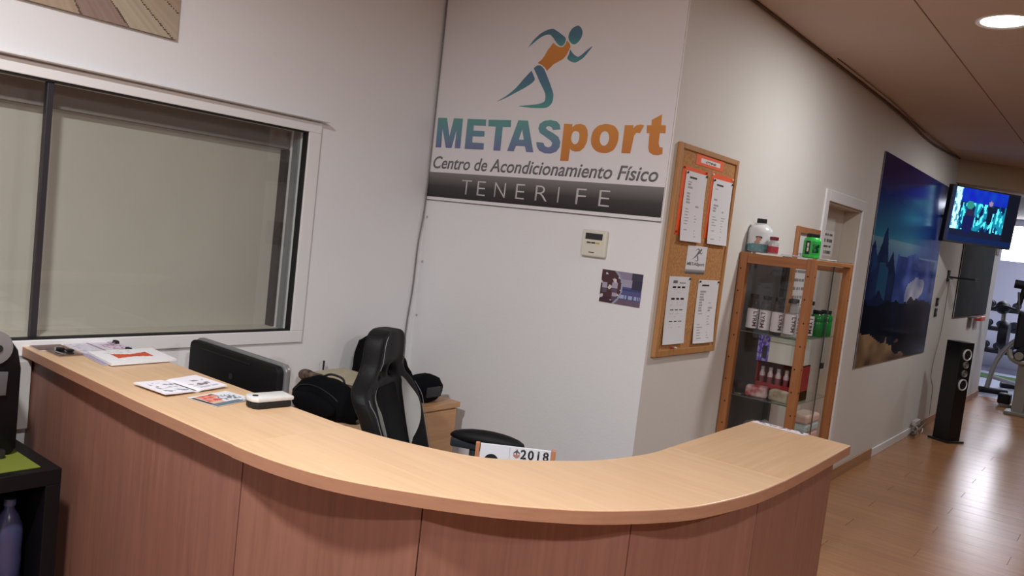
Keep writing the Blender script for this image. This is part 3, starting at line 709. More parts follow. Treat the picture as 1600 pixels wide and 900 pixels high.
# ================================================================== SIGN ON THE BACK WALL
sg = thing('wall_sign', 'large white wall sign with a running figure and blue and orange lettering', 'sign', (-2.36, YB, 1.70))
SY = YB - .008
box('panel', mat('sign_white', s8(226, 223, 226), .45), (XL + .008, XR - .005, SY, YB - .0005, 1.700, ZC - .004), sg)
box('bottom_lip', mat('sign_edge', s8(60, 58, 58), .5), (XL + .008, XR - .005, SY - .0005, YB - .0005, 1.6975, 1.700), sg)
box('grey_band', gradient('band_print', [(0, s8(32, 30, 31)), (.45, s8(58, 55, 56)), (1, s8(126, 122, 122))], .4), (XL + .009, XR - .006, SY - .001, SY, 1.716, 1.846), sg)
TEAL = gradient('teal_blue_print', [(0, s8(112, 116, 156)), (.4, s8(104, 138, 160)), (1, s8(98, 156, 152))], .45)
ORG = gradient('orange_print', [(0, s8(196, 122, 58)), (1, s8(212, 142, 66))], .45)
def sl_(name, body, x0, x1, z0, z1, m, **k): return lettering(name, body, m, (x0, SY, z0), (x1 - x0, 0, 0), (0, 0, z1 - z0), sg, **k)
LETTERS = {
 'M': ([(-3.0306, 2.1306), (-2.967, 2.13), (-2.9354, 2.0332), (-2.9171, 2.1288), (-2.8541, 2.1277), (-2.8509, 1.9751), (-2.8893, 1.975), (-2.8898, 2.0726), (-2.9126, 1.9748), (-2.9524, 1.9747), (-2.9911, 2.0752), (-2.9871, 1.9757), (-3.0272, 1.9756)], []),
 'E': ([(-2.8209, 2.127), (-2.6955, 2.1245), (-2.6934, 2.0921), (-2.7751, 2.0936), (-2.7734, 2.0684), (-2.698, 2.0657), (-2.696, 2.0383), (-2.7744, 2.0386), (-2.7733, 2.0078), (-2.6938, 2.0058), (-2.6917, 1.9734), (-2.8202, 1.9735)], []),
 'T': ([(-2.6802, 2.1236), (-2.5342, 2.1224), (-2.5317, 2.0879), (-2.5825, 2.0887), (-2.5818, 1.9714), (-2.6264, 1.9715), (-2.6277, 2.09), (-2.6767, 2.0909)], []),
 'A': ([(-2.4887, 2.1223), (-2.4303, 2.1214), (-2.3755, 1.9704), (-2.4185, 1.9704), (-2.4304, 1.9979), (-2.486, 1.9982), (-2.4964, 1.9713), (-2.5374, 1.9724)], [(-2.459, 2.0794), (-2.4411, 2.0288), (-2.4732, 2.0295)]),
 'S': ([(-2.2744, 2.0785), (-2.2329, 2.082), (-2.239, 2.1036), (-2.2585, 2.1197), (-2.294, 2.1249), (-2.3315, 2.1213), (-2.3561, 2.1069), (-2.3617, 2.0847), (-2.3498, 2.0645), (-2.3147, 2.0464), (-2.2799, 2.0284), (-2.2695, 2.017), (-2.2732, 2.0028), (-2.2898, 1.9967), (-2.3111, 2.0018), (-2.3223, 2.0179), (-2.3642, 2.0202), (-2.358, 1.998), (-2.3404, 1.9796), (-2.3092, 1.9688), (-2.2739, 1.9677), (-2.2407, 1.9781), (-2.2249, 1.9996), (-2.2246, 2.0251), (-2.2394, 2.048), (-2.2738, 2.0659), (-2.3033, 2.0771), (-2.3176, 2.0863), (-2.313, 2.0948), (-2.2986, 2.0968), (-2.2833, 2.0914)], []),
 'p': ([(-2.2142, 2.1084), (-2.167, 2.1073), (-2.167, 2.0928), (-2.1487, 2.1058), (-2.121, 2.1095), (-2.0971, 2.1022), (-2.0804, 2.0814), (-2.0752, 2.0564), (-2.076, 2.027), (-2.0875, 2.0014), (-2.108, 1.9847), (-2.1332, 1.9818), (-2.1546, 1.9866), (-2.1646, 1.9949), (-2.1661, 1.9367), (-2.2128, 1.9361)], [(-2.1509, 2.0752), (-2.1311, 2.073), (-2.1217, 2.0618), (-2.1202, 2.0407), (-2.1242, 2.0258), (-2.1356, 2.0161), (-2.1515, 2.0187), (-2.1621, 2.0312), (-2.1649, 2.0503), (-2.1612, 2.0674)]),
 'o': ([(-1.9765, 2.1099), (-1.9415, 2.1021), (-1.9182, 2.08), (-1.9118, 2.0556), (-1.9138, 2.027), (-1.9267, 2.0), (-1.9487, 1.9849), (-1.9797, 1.9806), (-2.0124, 1.9849), (-2.0398, 2.0028), (-2.0534, 2.0275), (-2.0549, 2.0547), (-2.0463, 2.082), (-2.0243, 2.101), (-2.0007, 2.1084)], [(-1.9865, 2.078), (-1.9684, 2.0709), (-1.9599, 2.0526), (-1.9606, 2.034), (-1.9682, 2.0194), (-1.9819, 2.0128), (-1.9975, 2.0186), (-2.007, 2.0329), (-2.0085, 2.0536), (-2.0025, 2.0703)]),
 'r': ([(-1.8864, 2.1065), (-1.8428, 2.1062), (-1.8427, 2.0926), (-1.8288, 2.1056), (-1.8088, 2.1107), (-1.7899, 2.1061), (-1.8056, 2.0727), (-1.8242, 2.0736), (-1.834, 2.0613), (-1.8369, 2.033), (-1.8419, 1.9836), (-1.8871, 1.9837)], []),
 't': ([(-1.7101, 2.1542), (-1.707, 2.1083), (-1.6848, 2.1074), (-1.6818, 2.0742), (-1.7092, 2.0745), (-1.7085, 2.0324), (-1.7024, 2.0148), (-1.6868, 2.0141), (-1.6841, 1.9858), (-1.7041, 1.9804), (-1.7289, 1.9815), (-1.7483, 1.9916), (-1.7557, 2.0112), (-1.7592, 2.0728), (-1.7728, 2.0733), (-1.7758, 2.1063), (-1.7538, 2.1074), (-1.7557, 2.1303)], []),
}
def flat_letter(name, outer, hole, m):
    bm = bmesh.new(); es = []
    for loop in (outer, hole):
        vs = [bm.verts.new((x, SY - .0012, z)) for x, z in loop]
        es += [bm.edges.new((vs[i], vs[(i + 1) % len(vs)])) for i in range(len(vs))]
    bmesh.ops.triangle_fill(bm, edges=es, use_beauty=True)
    r = bmesh.ops.extrude_face_region(bm, geom=list(bm.faces))
    bmesh.ops.translate(bm, verts=[g for g in r['geom'] if isinstance(g, bmesh.types.BMVert)], vec=(0, .0012, 0))
    bmesh.ops.recalc_face_normals(bm, faces=list(bm.faces))
    mb = MB(); mb.bm.free(); mb.bm = bm; return mb.build(name, m, sg)
for c, (ou, ho) in LETTERS.items():
    if c in 'Spo':
        ou = [tuple(v.xy) for v in catmull([(*p, 0) for p in ou], 3, True)] if c in 'o' else ou
        ho = [tuple(v.xy) for v in catmull([(*p, 0) for p in ho], 3, True)] if ho else ho
    flat_letter('letter', ou, ho, TEAL if c in 'METAS' else ORG)
sl_('tagline_lettering', 'Centro de Acondicionamiento Físico', -3.030, -1.690, 1.865, 1.930, mat('grey_print', s8(112, 110, 116), .45), bold=.012, shear=.22)
for c, x0, x1 in zip('TENERIFE', (-2.812, -2.705, -2.590, -2.455, -2.335, -2.203, -2.100, -1.975), (-2.745, -2.650, -2.520, -2.400, -2.262, -2.196, -2.045, -1.918)):
    sl_('letter', c, x0, x1, 1.742, 1.815, mat('pale_print', s8(196, 192, 192), .45), bold=-.014)
FIG = {
 'head': [(-2.198, 2.558), (-2.175, 2.535), (-2.175, 2.505), (-2.199, 2.477), (-2.224, 2.477), (-2.245, 2.498), (-2.247, 2.523), (-2.23, 2.549)],
 'rear_arm': [(-2.479, 2.472), (-2.453, 2.504), (-2.417, 2.532), (-2.383, 2.547), (-2.348, 2.553), (-2.326, 2.545), (-2.269, 2.51), (-2.263, 2.493), (-2.268, 2.478), (-2.28, 2.47), (-2.294, 2.472), (-2.314, 2.487), (-2.351, 2.523), (-2.38, 2.526), (-2.414, 2.515), (-2.447, 2.494)],
 'torso': [(-2.332, 2.486), (-2.316, 2.475), (-2.295, 2.465), (-2.273, 2.464), (-2.259, 2.478), (-2.255, 2.494), (-2.236, 2.477), (-2.23, 2.464), (-2.247, 2.428), (-2.264, 2.409), (-2.317, 2.386), (-2.35, 2.357), (-2.365, 2.373), (-2.384, 2.385), (-2.411, 2.396), (-2.388, 2.411), (-2.373, 2.43), (-2.359, 2.455)],
 'front_arm': [(-2.23, 2.452), (-2.212, 2.432), (-2.183, 2.416), (-2.161, 2.425), (-2.134, 2.445), (-2.109, 2.46), (-2.127, 2.437), (-2.149, 2.412), (-2.174, 2.397), (-2.193, 2.39), (-2.214, 2.394), (-2.233, 2.403), (-2.241, 2.414), (-2.233, 2.43)],
 'front_leg': [(-2.431, 2.371), (-2.413, 2.383), (-2.395, 2.383), (-2.375, 2.372), (-2.362, 2.356), (-2.334, 2.313), (-2.301, 2.256), (-2.296, 2.233), (-2.298, 2.21), (-2.31, 2.193), (-2.337, 2.182), (-2.402, 2.182), (-2.446, 2.185), (-2.498, 2.191), (-2.44, 2.195), (-2.383, 2.2), (-2.348, 2.21), (-2.341, 2.225), (-2.347, 2.253), (-2.383, 2.302)],
 'rear_leg': [(-2.443, 2.36), (-2.424, 2.332), (-2.418, 2.316), (-2.434, 2.3), (-2.475, 2.278), (-2.524, 2.257), (-2.582, 2.232), (-2.637, 2.214), (-2.583, 2.241), (-2.527, 2.279), (-2.488, 2.319)]}
FT = gradient('figure_teal', [(0, s8(84, 152, 152)), (.5, s8(78, 124, 144)), (1, s8(88, 116, 146))], .45)
for n, pl in FIG.items():
    if n in ('torso',): q = pl
    elif n == 'head': q = [tuple(v.xy) for v in catmull([(*p, 0) for p in pl], 4, True)]
    else: q = [tuple(v.xy) for v in catmull([(*p, 0) for p in pl], 3, False)]
    MB().prism(q, SY - .0012, SY, 'y').build('runner_' + n, ORG if n == 'torso' else FT, sg)

# thermostat
th = thing('thermostat', 'cream wall thermostat with dark display below the big sign', 'thermostat', (-1.965, YB, 1.513))
CREAM = mat('cream_plastic', s8(216, 212, 198), .4)
box('body', CREAM, (-2.030, -1.902, YB - .024, YB, 1.513, 1.633), th, .006)
box('display', mat('lcd', s8(48, 46, 50), .25), (-2.010, -1.920, YB - .0255, YB - .023, 1.590, 1.618), th)
for i, c in enumerate((s8(70, 66, 60), s8(70, 66, 60), s8(190, 160, 80))): box('button', mat('button%d' % i, c, .5), (-2.000 + i * .024, -1.980 + i * .024, YB - .0255, YB - .023, 1.572, 1.579), th)
box('name_mark', mat('mark_dark', s8(66, 62, 60), .5), (-1.985, -1.955, YB - .0250, YB - .0235, 1.530, 1.534), th)
# photo pinned on the wall
def photo_fn(u, v):
    cx, cy = .12, .55
    r = math.hypot((u - .10) * 1.4, v - .5)
    if r < .62:
        if abs(r - .60) < .03: return (.60, .62, .70)
        for bx, by in ((.10, .42), (.34, .45), (.36, .2)):
            if abs(u - bx) < .07 and by - .12 < v < by + .2: return (.66, .62, .70) if v > by + .03 else (.36, .3, .38)
        if rnd(u * 9, v * 9, 1, 5) > .45: return (.8, .76, .76)
        return (.30, .18, .21) if v > .2 else (.26, .16, .22)
    if v > .78: return (.55, .50, .60) if u < .75 else (.24, .22, .30)
    if u > .75 and v > .5: return (.20, .19, .28)
    if v > .55: return (.62, .60, .68)
    if .44 < v < .5: return (.22, .26, .45)
    if .2 < v < .3 and rnd(u * 30, 2, 1) > -.1: return (.62, .66, .78)
    return (.32, .32, .52) if v > .16 else (.42, .34, .42)
o = sheet('wall_photo', printed('glossy_print', .25), (-1.912, YB - .002, 1.318), (.209, 0, 0), (0, 0, .146), 50, 36, photo_fn, th=.001)
tag(o, 'small photo print of bottles and a blue room stuck on the wall under the thermostat', 'photo')

# ================================================================== NOTICE BOARD ON THE RIGHT WALL
BX = XR + .018
nb = thing('notice_board', 'tall cork notice board in a wooden frame on the right wall', 'notice board', (XR, 3.455, 1.11))
box('cork', CORK, (XR + .001, BX - .004, 3.16, 3.755, 1.13, 2.03), nb)
OAK = wood('oak_board_frame', s8(184, 134, 84), s8(160, 112, 66), 'Z', .45)
for b in ((3.147, 3.172, 1.11, 2.05), (3.743, 3.768, 1.11, 2.05)): box('frame_stile', OAK, (XR + .001, BX + .004, b[0], b[1], b[2], b[3]), nb, .003)
for b in ((3.172, 3.743, 1.11, 1.14), (3.172, 3.743, 2.025, 2.05)): box('frame_rail', OAK, (XR + .001, BX + .004, b[0], b[1], b[2], b[3]), nb, .003)
PS = BX - .004
def pin(parent, y_, z_, m, x_=PS + .004):
    MB().lathe([(0, 0), (.004, 0), (.0055, .003), (.004, .006), (0, .0065)], (x_, y_, z_), 10, 'x').build('push_pin', m, parent, True)
def board_sheet(name, label, cat, y0, y1, z0, z1, fn, nu, nv, lift=.001, curl=0.0, pins=(), group=None, m=None):
    t = thing(name, label, cat, (PS + lift, (y0 + y1) / 2, z0), group)
    sheet('paper', m or printed('printed_paper', .45), (PS + lift, y0, z0), (0, y1 - y0, 0), (0, 0, z1 - z0), nu, nv, fn, t, th=.0006, bend=(lambda u, v: curl * (1 - v) ** 3 * (1 + .4 * math.sin(u * 3)) + .0005) if curl else None)
    for y_, z_, mm in pins: pin(t, y_, z_, mm, PS + lift + .0012)
    return t
def list_fn(seed, title=True, col2=.45):
    def f(u, v):
        v = 1 - v; base = (.86, .85, .86)
        if u < .06 or u > .95: return base
        if title and .075 < v < .105: return (.22, .21, .23) if u < .52 and u > .18 else base
        r = int(v * 46)
        if r % 2 or v < .14 or v > .94: return base
        if .14 < u < .14 + .12 + .22 * abs(rnd(r * .77, 1, 1, seed)) and rnd(r * .4, 3, 1, seed) > -.25: return (.62, .61, .63)
        if v > col2 and .58 < u < .62 + .25 * abs(rnd(r * .9, 5, 1, seed)) and rnd(r * .4, 8, 1, seed) > -.3: return (.64, .63, .65)
        return base
    return f
flat = lambda c: (lambda u, v: c)
def head_fn(u, v):
    if .17 < u < .87 and .25 < v < .70:
        return (.24, .22, .24) if .33 < u < .72 and .36 < v < .58 and rnd(u * 60, v * 12) > -.1 else (.88, .85, .84)
    return (.91, .38, .17)
t = board_sheet('header_card', 'orange header card with a white title strip at the top of the notice board', 'notice', 3.312, 3.602, 1.975, 2.022, head_fn, 48, 14)
board_sheet('orange_card', 'left orange backing sheet on the notice board, pinned in red', 'card', 3.196, 3.437, 1.655, 1.955, flat((.91, .36, .15)), 2, 2, pins=[(3.205, 1.948, PIN_R), (3.428, 1.948, PIN_R), (3.204, 1.668, PIN_R)], group='orange backing sheets')
board_sheet('orange_card', 'right orange backing sheet on the notice board, next to the door side', 'card', 3.490, 3.730, 1.655, 1.960, flat((.91, .36, .15)), 2, 2, pins=[(3.50, 1.952, PIN_W), (3.72, 1.952, PIN_W)], group='orange backing sheets')
board_sheet('notice_sheet', 'white typed list on the left orange sheet of the notice board', 'notice', 3.228, 3.438, 1.630, 1.938, list_fn(1), 44, 70, .003, .010, [(3.238, 1.930, PIN_K), (3.430, 1.932, PIN_K), (3.428, 1.640, PIN_R)], 'white typed notices')
board_sheet('notice_sheet', 'white typed list on the right orange sheet of the notice board', 'notice', 3.512, 3.730, 1.631, 1.936, list_fn(2), 44, 70, .003, .008, [(3.520, 1.928, PIN_K), (3.722, 1.928, PIN_K), (3.520, 1.640, PIN_R), (3.722, 1.640, PIN_R)], 'white typed notices')
def hours_fn(u, v):
    v = 1 - v; base = (.86, .86, .87)
    if .06 < v < .10: return (.40, .39, .42) if (.2 < u < .42 or (.5 < u < .8 and v > .08)) else base
    for k, r in enumerate((.155, .325, .495, .665)):
        if abs(v - r) < .011:
            for c in (.28, .50, .72):
                if abs(u - c) < .075: return (.06, .06, .07)
        if r + .03 < v < r + .10 and int(v * 90) % 2 and .2 < u < .8 and rnd(u * 20, v * 50, 1, k) > .25: return (.72, .72, .74)
    return base
board_sheet('notice_sheet', 'white timetable with rows of black marks, lower left on the notice board', 'notice', 3.200, 3.408, 1.165, 1.470, hours_fn, 44, 70, .001, .008, [(3.398, 1.462, PIN_K), (3.21, 1.174, PIN_K), (3.398, 1.176, PIN_K)], 'white typed notices')
board_sheet('notice_sheet', 'white faintly typed list, lower right on the notice board', 'notice', 3.500, 3.728, 1.158, 1.460, list_fn(5, True, .35), 44, 70, .001, .010, [(3.512, 1.452, PIN_K), (3.716, 1.452, PIN_K)], 'white typed notices')
lc = thing('logo_card', 'small white card with the grey running logo in the middle of the notice board', 'card', (PS + .001, 3.444, 1.487))
sheet('paper', printed('printed_paper'), (PS + .001, 3.342, 1.487), (0, .204, 0), (0, 0, .128), 4, 40, lambda u, v: ((.30 + .45 * v / .17,) * 3) if v < .14 else (.86, .86, .87), lc, th=.0008)
lettering('logo_lettering', 'METASport', mat('grey_print', s8(112, 110, 116)), (PS + .0019, 3.352, 1.520), (0, .184, 0), (0, 0, .020), lc, bold=.03, th=.0004)
GP = MATS['grey_print']
for n, pl in FIG.items():
    q = [((x + 2.36) * .135 / .38 * .6 + 3.450, (z - 2.18) * .16 / .38 * .42 / .42 + 1.548 - 0) for x, z in pl]
    q = [(yy, 1.545 + (zz - 1.548) * .38) for yy, zz in q]
    MB().prism(q, PS + .0018, PS + .0023, 'x').build('runner_' + n, GP, lc)
for i, (yy, zz, m_, lab) in enumerate(((3.325, 1.148, PIN_W, 'loose white push pin in the bottom edge of the notice board'), (3.295, 1.146, PIN_R, 'loose dark red push pin beside the white one at the bottom of the notice board'))):
    t = thing('push_pin', lab, 'pin', (PS, yy, zz), 'loose pins on the notice board')
    MB().lathe([(0, 0), (.0015, 0), (.0015, .006), (.004, .008), (.003, .016), (.0045, .018), (0, .019)], (0, 0, 0), 10, 'x').build('pin_head', m_, t, True, world=False)

# ================================================================== DISPLAY CASE
CX0, CX1, CY0, CY1, CZ = XR + .004, -1.259, 3.965, 4.615, 1.616
dc = thing('display_case', 'tall pine and glass display case against the right wall', 'display case', ((CX0 + CX1) / 2, (CY0 + CY1) / 2, 0))
pw = .042
for x0, y0 in ((CX0, CY0), (CX1 - pw, CY0), (CX1 - pw, CY1 - pw)):
    p = box('post', PINE, (x0, x0 + pw, y0, y0 + pw, 0, CZ - .001), dc, .003)
    for z in [.15 + .115 * k for k in range(13)]:
        if y0 == CY0:
            mb = MB().lathe([(0, -.0008), (.0042, -.0008), (.0042, .001), (0, .001)], (x0 + pw * (.35 if int(z * 100) % 2 else .62), y0, z), 8, 'y')
            mb.build('pin_hole', RUBBER, p)
        if x0 > CX0 + .1:
            MB().lathe([(0, -.001), (.0042, -.001), (.0042, .0008), (0, .0008)], (x0 + pw, y0 + pw * .5, z), 8, 'x').build('pin_hole', RUBBER, p)
p = box('post', mat('black_post', (.012, .011, .012), .5), (CX0, CX0 + pw, CY1 - pw, CY1, 0, CZ - .001), dc, .003)
PINEX = wood('pine_rail_x', s8(168, 110, 64), s8(140, 86, 46), 'X', .45); PINEY = wood('pine_rail_y', s8(168, 110, 64), s8(140, 86, 46), 'Y', .45)
for z0 in (CZ - .055, .03):
    box('rail', PINEX, (CX0 + pw, CX1 - pw, CY0 + .002, CY0 + pw - .006, z0, z0 + .05), dc, .002)
    box('rail', PINEX, (CX0 + pw, CX1 - pw, CY1 - pw + .006, CY1 - .002, z0, z0 + .03), dc, .002)
for z0 in (CZ - .022, .03):
    box('rail', PINEY, (CX1 - pw + .006, CX1 - .002, CY0 + pw, CY1 - pw, z0, z0 + .02), dc, .002)
box('side_board', mat('charcoal_board', s8(58, 56, 60), .6), (CX0 + .002, CX0 + .012, CY0 + pw, CY1 - pw, .05, CZ - .02), dc)
box('glass_top', CASEGL, (CX0 + .005, CX1 - .005, CY0 + .005, CY1 - .005, CZ - .001, CZ + .004), dc)
box('front_pane', CASEGL, (CX0 + pw, CX1 - pw, CY0 + .018, CY0 + .022, .08, CZ - .055), dc)
box('back_pane', CASEGL, (CX0 + pw, CX1 - pw, CY1 - .022, CY1 - .018, .08, CZ - .03), dc)
ym = (CY0 + CY1) / 2 + .03
box('sliding_pane', CASEGL, (CX1 - .020, CX1 - .016, CY0 + pw, ym + .01, .055, CZ - .025), dc)
box('sliding_pane', CASEGL, (CX1 - .030, CX1 - .026, ym - .01, CY1 - pw, .055, CZ - .025), dc)
box('pane_edge', mat('green_glass_edge', s8(70, 84, 78), .3), (CX1 - .021, CX1 - .015, ym + .008, ym + .012, .055, CZ - .025), dc)
box('lock', RUBBER, (CX1 - .014, CX1 - .002, ym - .01, ym + .025, 1.055, 1.085), dc, .002)
SHELFE = glass('shelf_glass', (.80, .88, .84))
SZ = [.50, .880, 1.215]
for z in SZ:
    s_ = box('glass_shelf', SHELFE, (CX0 + .014, CX1 - .032, CY0 + .030, CY1 - .03, z - .006, z), dc)
    MB().box(CX0 + .03, CX1 - .034, CY0 + .0285, CY0 + .0295, z - .0055, z - .0005).build('shelf_edge', MATS['green_glass_edge'], s_)
box('base_board', PINEX, (CX0 + .014, CX1 - .032, CY0 + .03, CY1 - .03, .05, .068), dc)

# bottles on the upper shelf
def bottle_proto(loc, label, grp):
    t = thing('drink_bottle', label, 'bottle', loc, grp)
    MB().lathe([(.0, .0), (.026, .0), (.029, .006), (.029, .132), (.027, .148), (.021, .162), (.0165, .168), (.0165, .176), (0, .176)], n=24).build('bottle_body', PETPL, t, True, world=False)
    MB().lathe([(.0295, .012), (.0297, .012), (.0297, .112), (.0295, .112)], n=24, cap=False).build('label', mat('bottle_label', s8(222, 216, 220), .5), t, True, world=False)
    MB().lathe([(0, .168), (.021, .168), (.0215, .170), (.0215, .186), (.020, .188), (0, .188)], n=20).build('cap', RUBBER, t, True, world=False)
    # vertical dark red lettering wrapped on the label
    me = glyph('LYRM', 0, .02); xs = [v.co.x for v in me.vertices]; ys = [v.co.y for v in me.vertices]
    bm = bmesh.new(); bm.from_mesh(me); bpy.data.meshes.remove(me)
    bmesh.ops.subdivide_edges(bm, edges=[e for e in bm.edges if e.calc_length() > .2], cuts=2)
    for v in bm.verts:
        a = (v.co.y - min(ys)) / (max(ys) - min(ys)); l = (v.co.x - min(xs)) / (max(xs) - min(xs))
        th_ = math.radians(-62 + 44 * a); v.co = Vector((.0303 * math.cos(th_), .0303 * math.sin(th_), .100 - .078 * l))
    mb = MB(); mb.bm.free(); mb.bm = bm; mb.build('lettering', mat('dark_red_print', s8(70, 26, 36), .5), t, world=False)
    return t
BG = 'clear drink bottles on the glass shelf'
place = ['first from the left post', 'second from the left post', 'third from the left post', 'fourth from the left post', 'fifth, just left of the middle post']
b0 = None
for i in range(5):
    loc = (-1.580 + .066 * i, 4.085 + .004 * (i % 2), 1.215); lab = 'clear drink bottle with white label and black cap, ' + place[i]
    if b0 is None: b0 = bottle_proto(loc, lab, BG)
    else:
        o = copy_tree(b0, loc, lab); o.rotation_euler = (0, 0, (.0, -.9, .1, .05, -1.2)[i])
o = copy_tree(b0, (-1.330, 4.200, 1.215), 'clear drink bottle with dark print seen right of the middle post')
o = copy_tree(b0, (-1.400, 4.175, 1.215), 'clear drink bottle half hidden behind the middle post'); o.rotation_euler = (0, 0, -.6)
def green_bottle(loc, lab):
    t = thing('green_bottle', lab, 'bottle', loc, 'green bottles on the glass shelf')
    MB().lathe([(0, 0), (.033, 0), (.036, .006), (.036, .075), (.034, .080), (.036, .085), (.035, .105), (.026, .118), (.02, .124), (0, .124)], n=24).build('bottle_body', mat('green_plastic', s8(34, 120, 52), .2), t, True, world=False)
    MB().lathe([(0, .120), (.026, .120), (.027, .123), (.027, .138), (0, .139)], n=20).build('cap', RUBBER, t, True, world=False)
    return t
g0 = green_bottle((-1.325, 4.335, 1.215), 'green bottle on the glass shelf, nearer the clear bottles')
copy_tree(g0, (-1.320, 4.455, 1.215), 'green bottle on the glass shelf, next to the back right post')
# lower shelf
rb = thing('red_display_box', 'red display box with a row of small vials on the lower glass shelf', 'box', (-1.42, 4.2, .880))
RED = mat('red_card', s8(150, 26, 34), .5)
x0, x1, y0, y1, zz = -1.525, -1.315, 4.10, 4.30, .880
box('box_back', RED, (x0, x1, y1 - .004, y1, zz, zz + .185), rb); box('box_base', RED, (x0, x1, y0, y1, zz, zz + .05), rb)
box('box_side', RED, (x0, x0 + .004, y0, y1, zz, zz + .185), rb); box('box_side', RED, (x1 - .004, x1, y0, y1, zz, zz + .185), rb)
box('box_front', RED, (x0, x1, y0, y0 + .003, zz, zz + .075), rb); box('box_lid', RED, (x0, x1, y0 + .05, y1, zz + .181, zz + .185), rb)
v0 = None
for i in range(5):
    loc = (-1.500 + .042 * i, 4.125, .931); lab = 'small vial with pale label in the red display box, ' + ('leftmost', 'second from the left', 'middle one', 'fourth from the left', 'rightmost')[i]
    if v0 is None:
        v0 = thing('vial', lab, 'vial', loc, 'vials in the red display box')
        MB().lathe([(0, 0), (.013, 0), (.014, .004), (.014, .07), (.009, .082), (.009, .09), (0, .09)], n=14).build('vial_body', mat('vial_pale', s8(190, 170, 172), .3), v0, True, world=False)
        MB().lathe([(0, .088), (.010, .088), (.010, .104), (0, .104)], n=14).build('cap', mat('vial_cap', s8(150, 140, 142), .4), v0, True, world=False)
        MB().lathe([(.0142, .02), (.0144, .02), (.0144, .055), (.0142, .055)], n=14).build('label', mat('vial_label', s8(120, 50, 60), .5), v0, True, world=False)
    else: copy_tree(v0, loc, lab)
ct_ = thing('carton', 'white carton with violet printed end lying on the red display box', 'carton', (-1.42, 4.2, 1.066))
box('carton_box', mat('carton_white', s8(206, 206, 198), .5), (-1.470, -1.315, 4.09, 4.26, 1.066, 1.198), ct_, .002)
o = sheet('violet_end', printed('printed_paper'), (-1.530, 4.0895, 1.066), (.060, 0, 0), (0, 0, .132), 14, 28, lambda u, v: (.12, .10, .18) if .45 < u < .85 and .12 < v < .6 else ((.34, .28, .70) if rnd(u * 6, v * 8, 1, 3) > -.1 else (.62, .58, .86)), ct_, th=.002)
box('carton_end', mat('carton_violet', s8(96, 84, 190), .5), (-1.530, -1.470, 4.092, 4.26, 1.066, 1.198), ct_, .002)
for i, (x, yy, a, lab) in enumerate(((-1.490, 4.055, .3, 'crumpled red and white snack packet at the front left of the lower shelf'), (-1.365, 4.05, -.2, 'beige and white snack packet at the front of the lower shelf beside the middle post'))):
    mb = MB().box(-.055, .055, -.022, .022, 0, .058, bevel=.012, seg=3)
    for v in mb.bm.verts: v.co += Vector((.006, .005, .004)) * noise.noise(v.co * 40 + Vector((i * 4, 0, 0))); v.co.z = max(v.co.z, 0)
    o = mb.build('snack_packet', mat('packet_%d' % i, (s8(206, 190, 188), s8(196, 186, 164))[i], .4, col2=(s8(150, 40, 46), s8(140, 124, 104))[i], noise_scale=22), None, True); o.location = (x, yy, .881); o.rotation_euler = (0, 0, a)
    tag(o, lab, 'packet', 'snack packets on the lower shelf')
bw = MB().lathe([(0, 0), (.025, 0), (.03, .006), (.05, .045), (.055, .06), (.052, .06), (.047, .045), (.027, .009), (0, .007)], (0, 0, 0), 24)
o = bw.build('glass_bowl', glass('bowl_glass', (.75, .76, .78), 1.0, .03), None, True); o.location = (-1.535, 4.14, .8805); o.location = (-1.575, 4.06, .8805)
tag(o, 'small clear glass bowl on the left of the lower glass shelf', 'bowl')
tr = box('steel_tray', CHROME, (-1.615, -1.560, 4.02, 4.045, .8805, .886), None, .002); tag(tr, 'narrow shiny steel tray edge at the front left of the lower shelf', 'tray')
mb = MB().blob((0, 0, .10), .12, .1, .10, 3, .2, 9.0, 5)
for v in mb.bm.verts: v.co.z = max(v.co.z, 0)
o = mb.build('grey_bag', mat('grey_plastic_bag', s8(150, 152, 154), .35), None, True); o.location = (-1.48, 4.14, .5005); o.scale = (1, 1, 1.25)
tag(o, 'pale grey plastic bag on the bottom glass shelf of the display case', 'bag')
PAST = [s8(176, 204, 208), s8(224, 180, 178), s8(180, 206, 210), s8(226, 184, 180), s8(188, 208, 212), s8(228, 196, 186)]
for i, c in enumerate(PAST):
    o = box('folded_towel', mat('pastel_%d' % i, c, .9, bump=.3, bump_scale=200), (-1.40, -1.300, 4.33, 4.54, .501 + .048 * i, .547 + .048 * i), None, .012)
    tag(o, ('pale blue', 'pink', 'pale blue', 'pink', 'pale blue', 'peach')[i] + ' folded towel in the display case stack, ' + ('lowest', 'second from the bottom', 'third from the bottom', 'third from the top', 'second from the top', 'topmost')[i], 'towel', 'pastel towels in the display case')

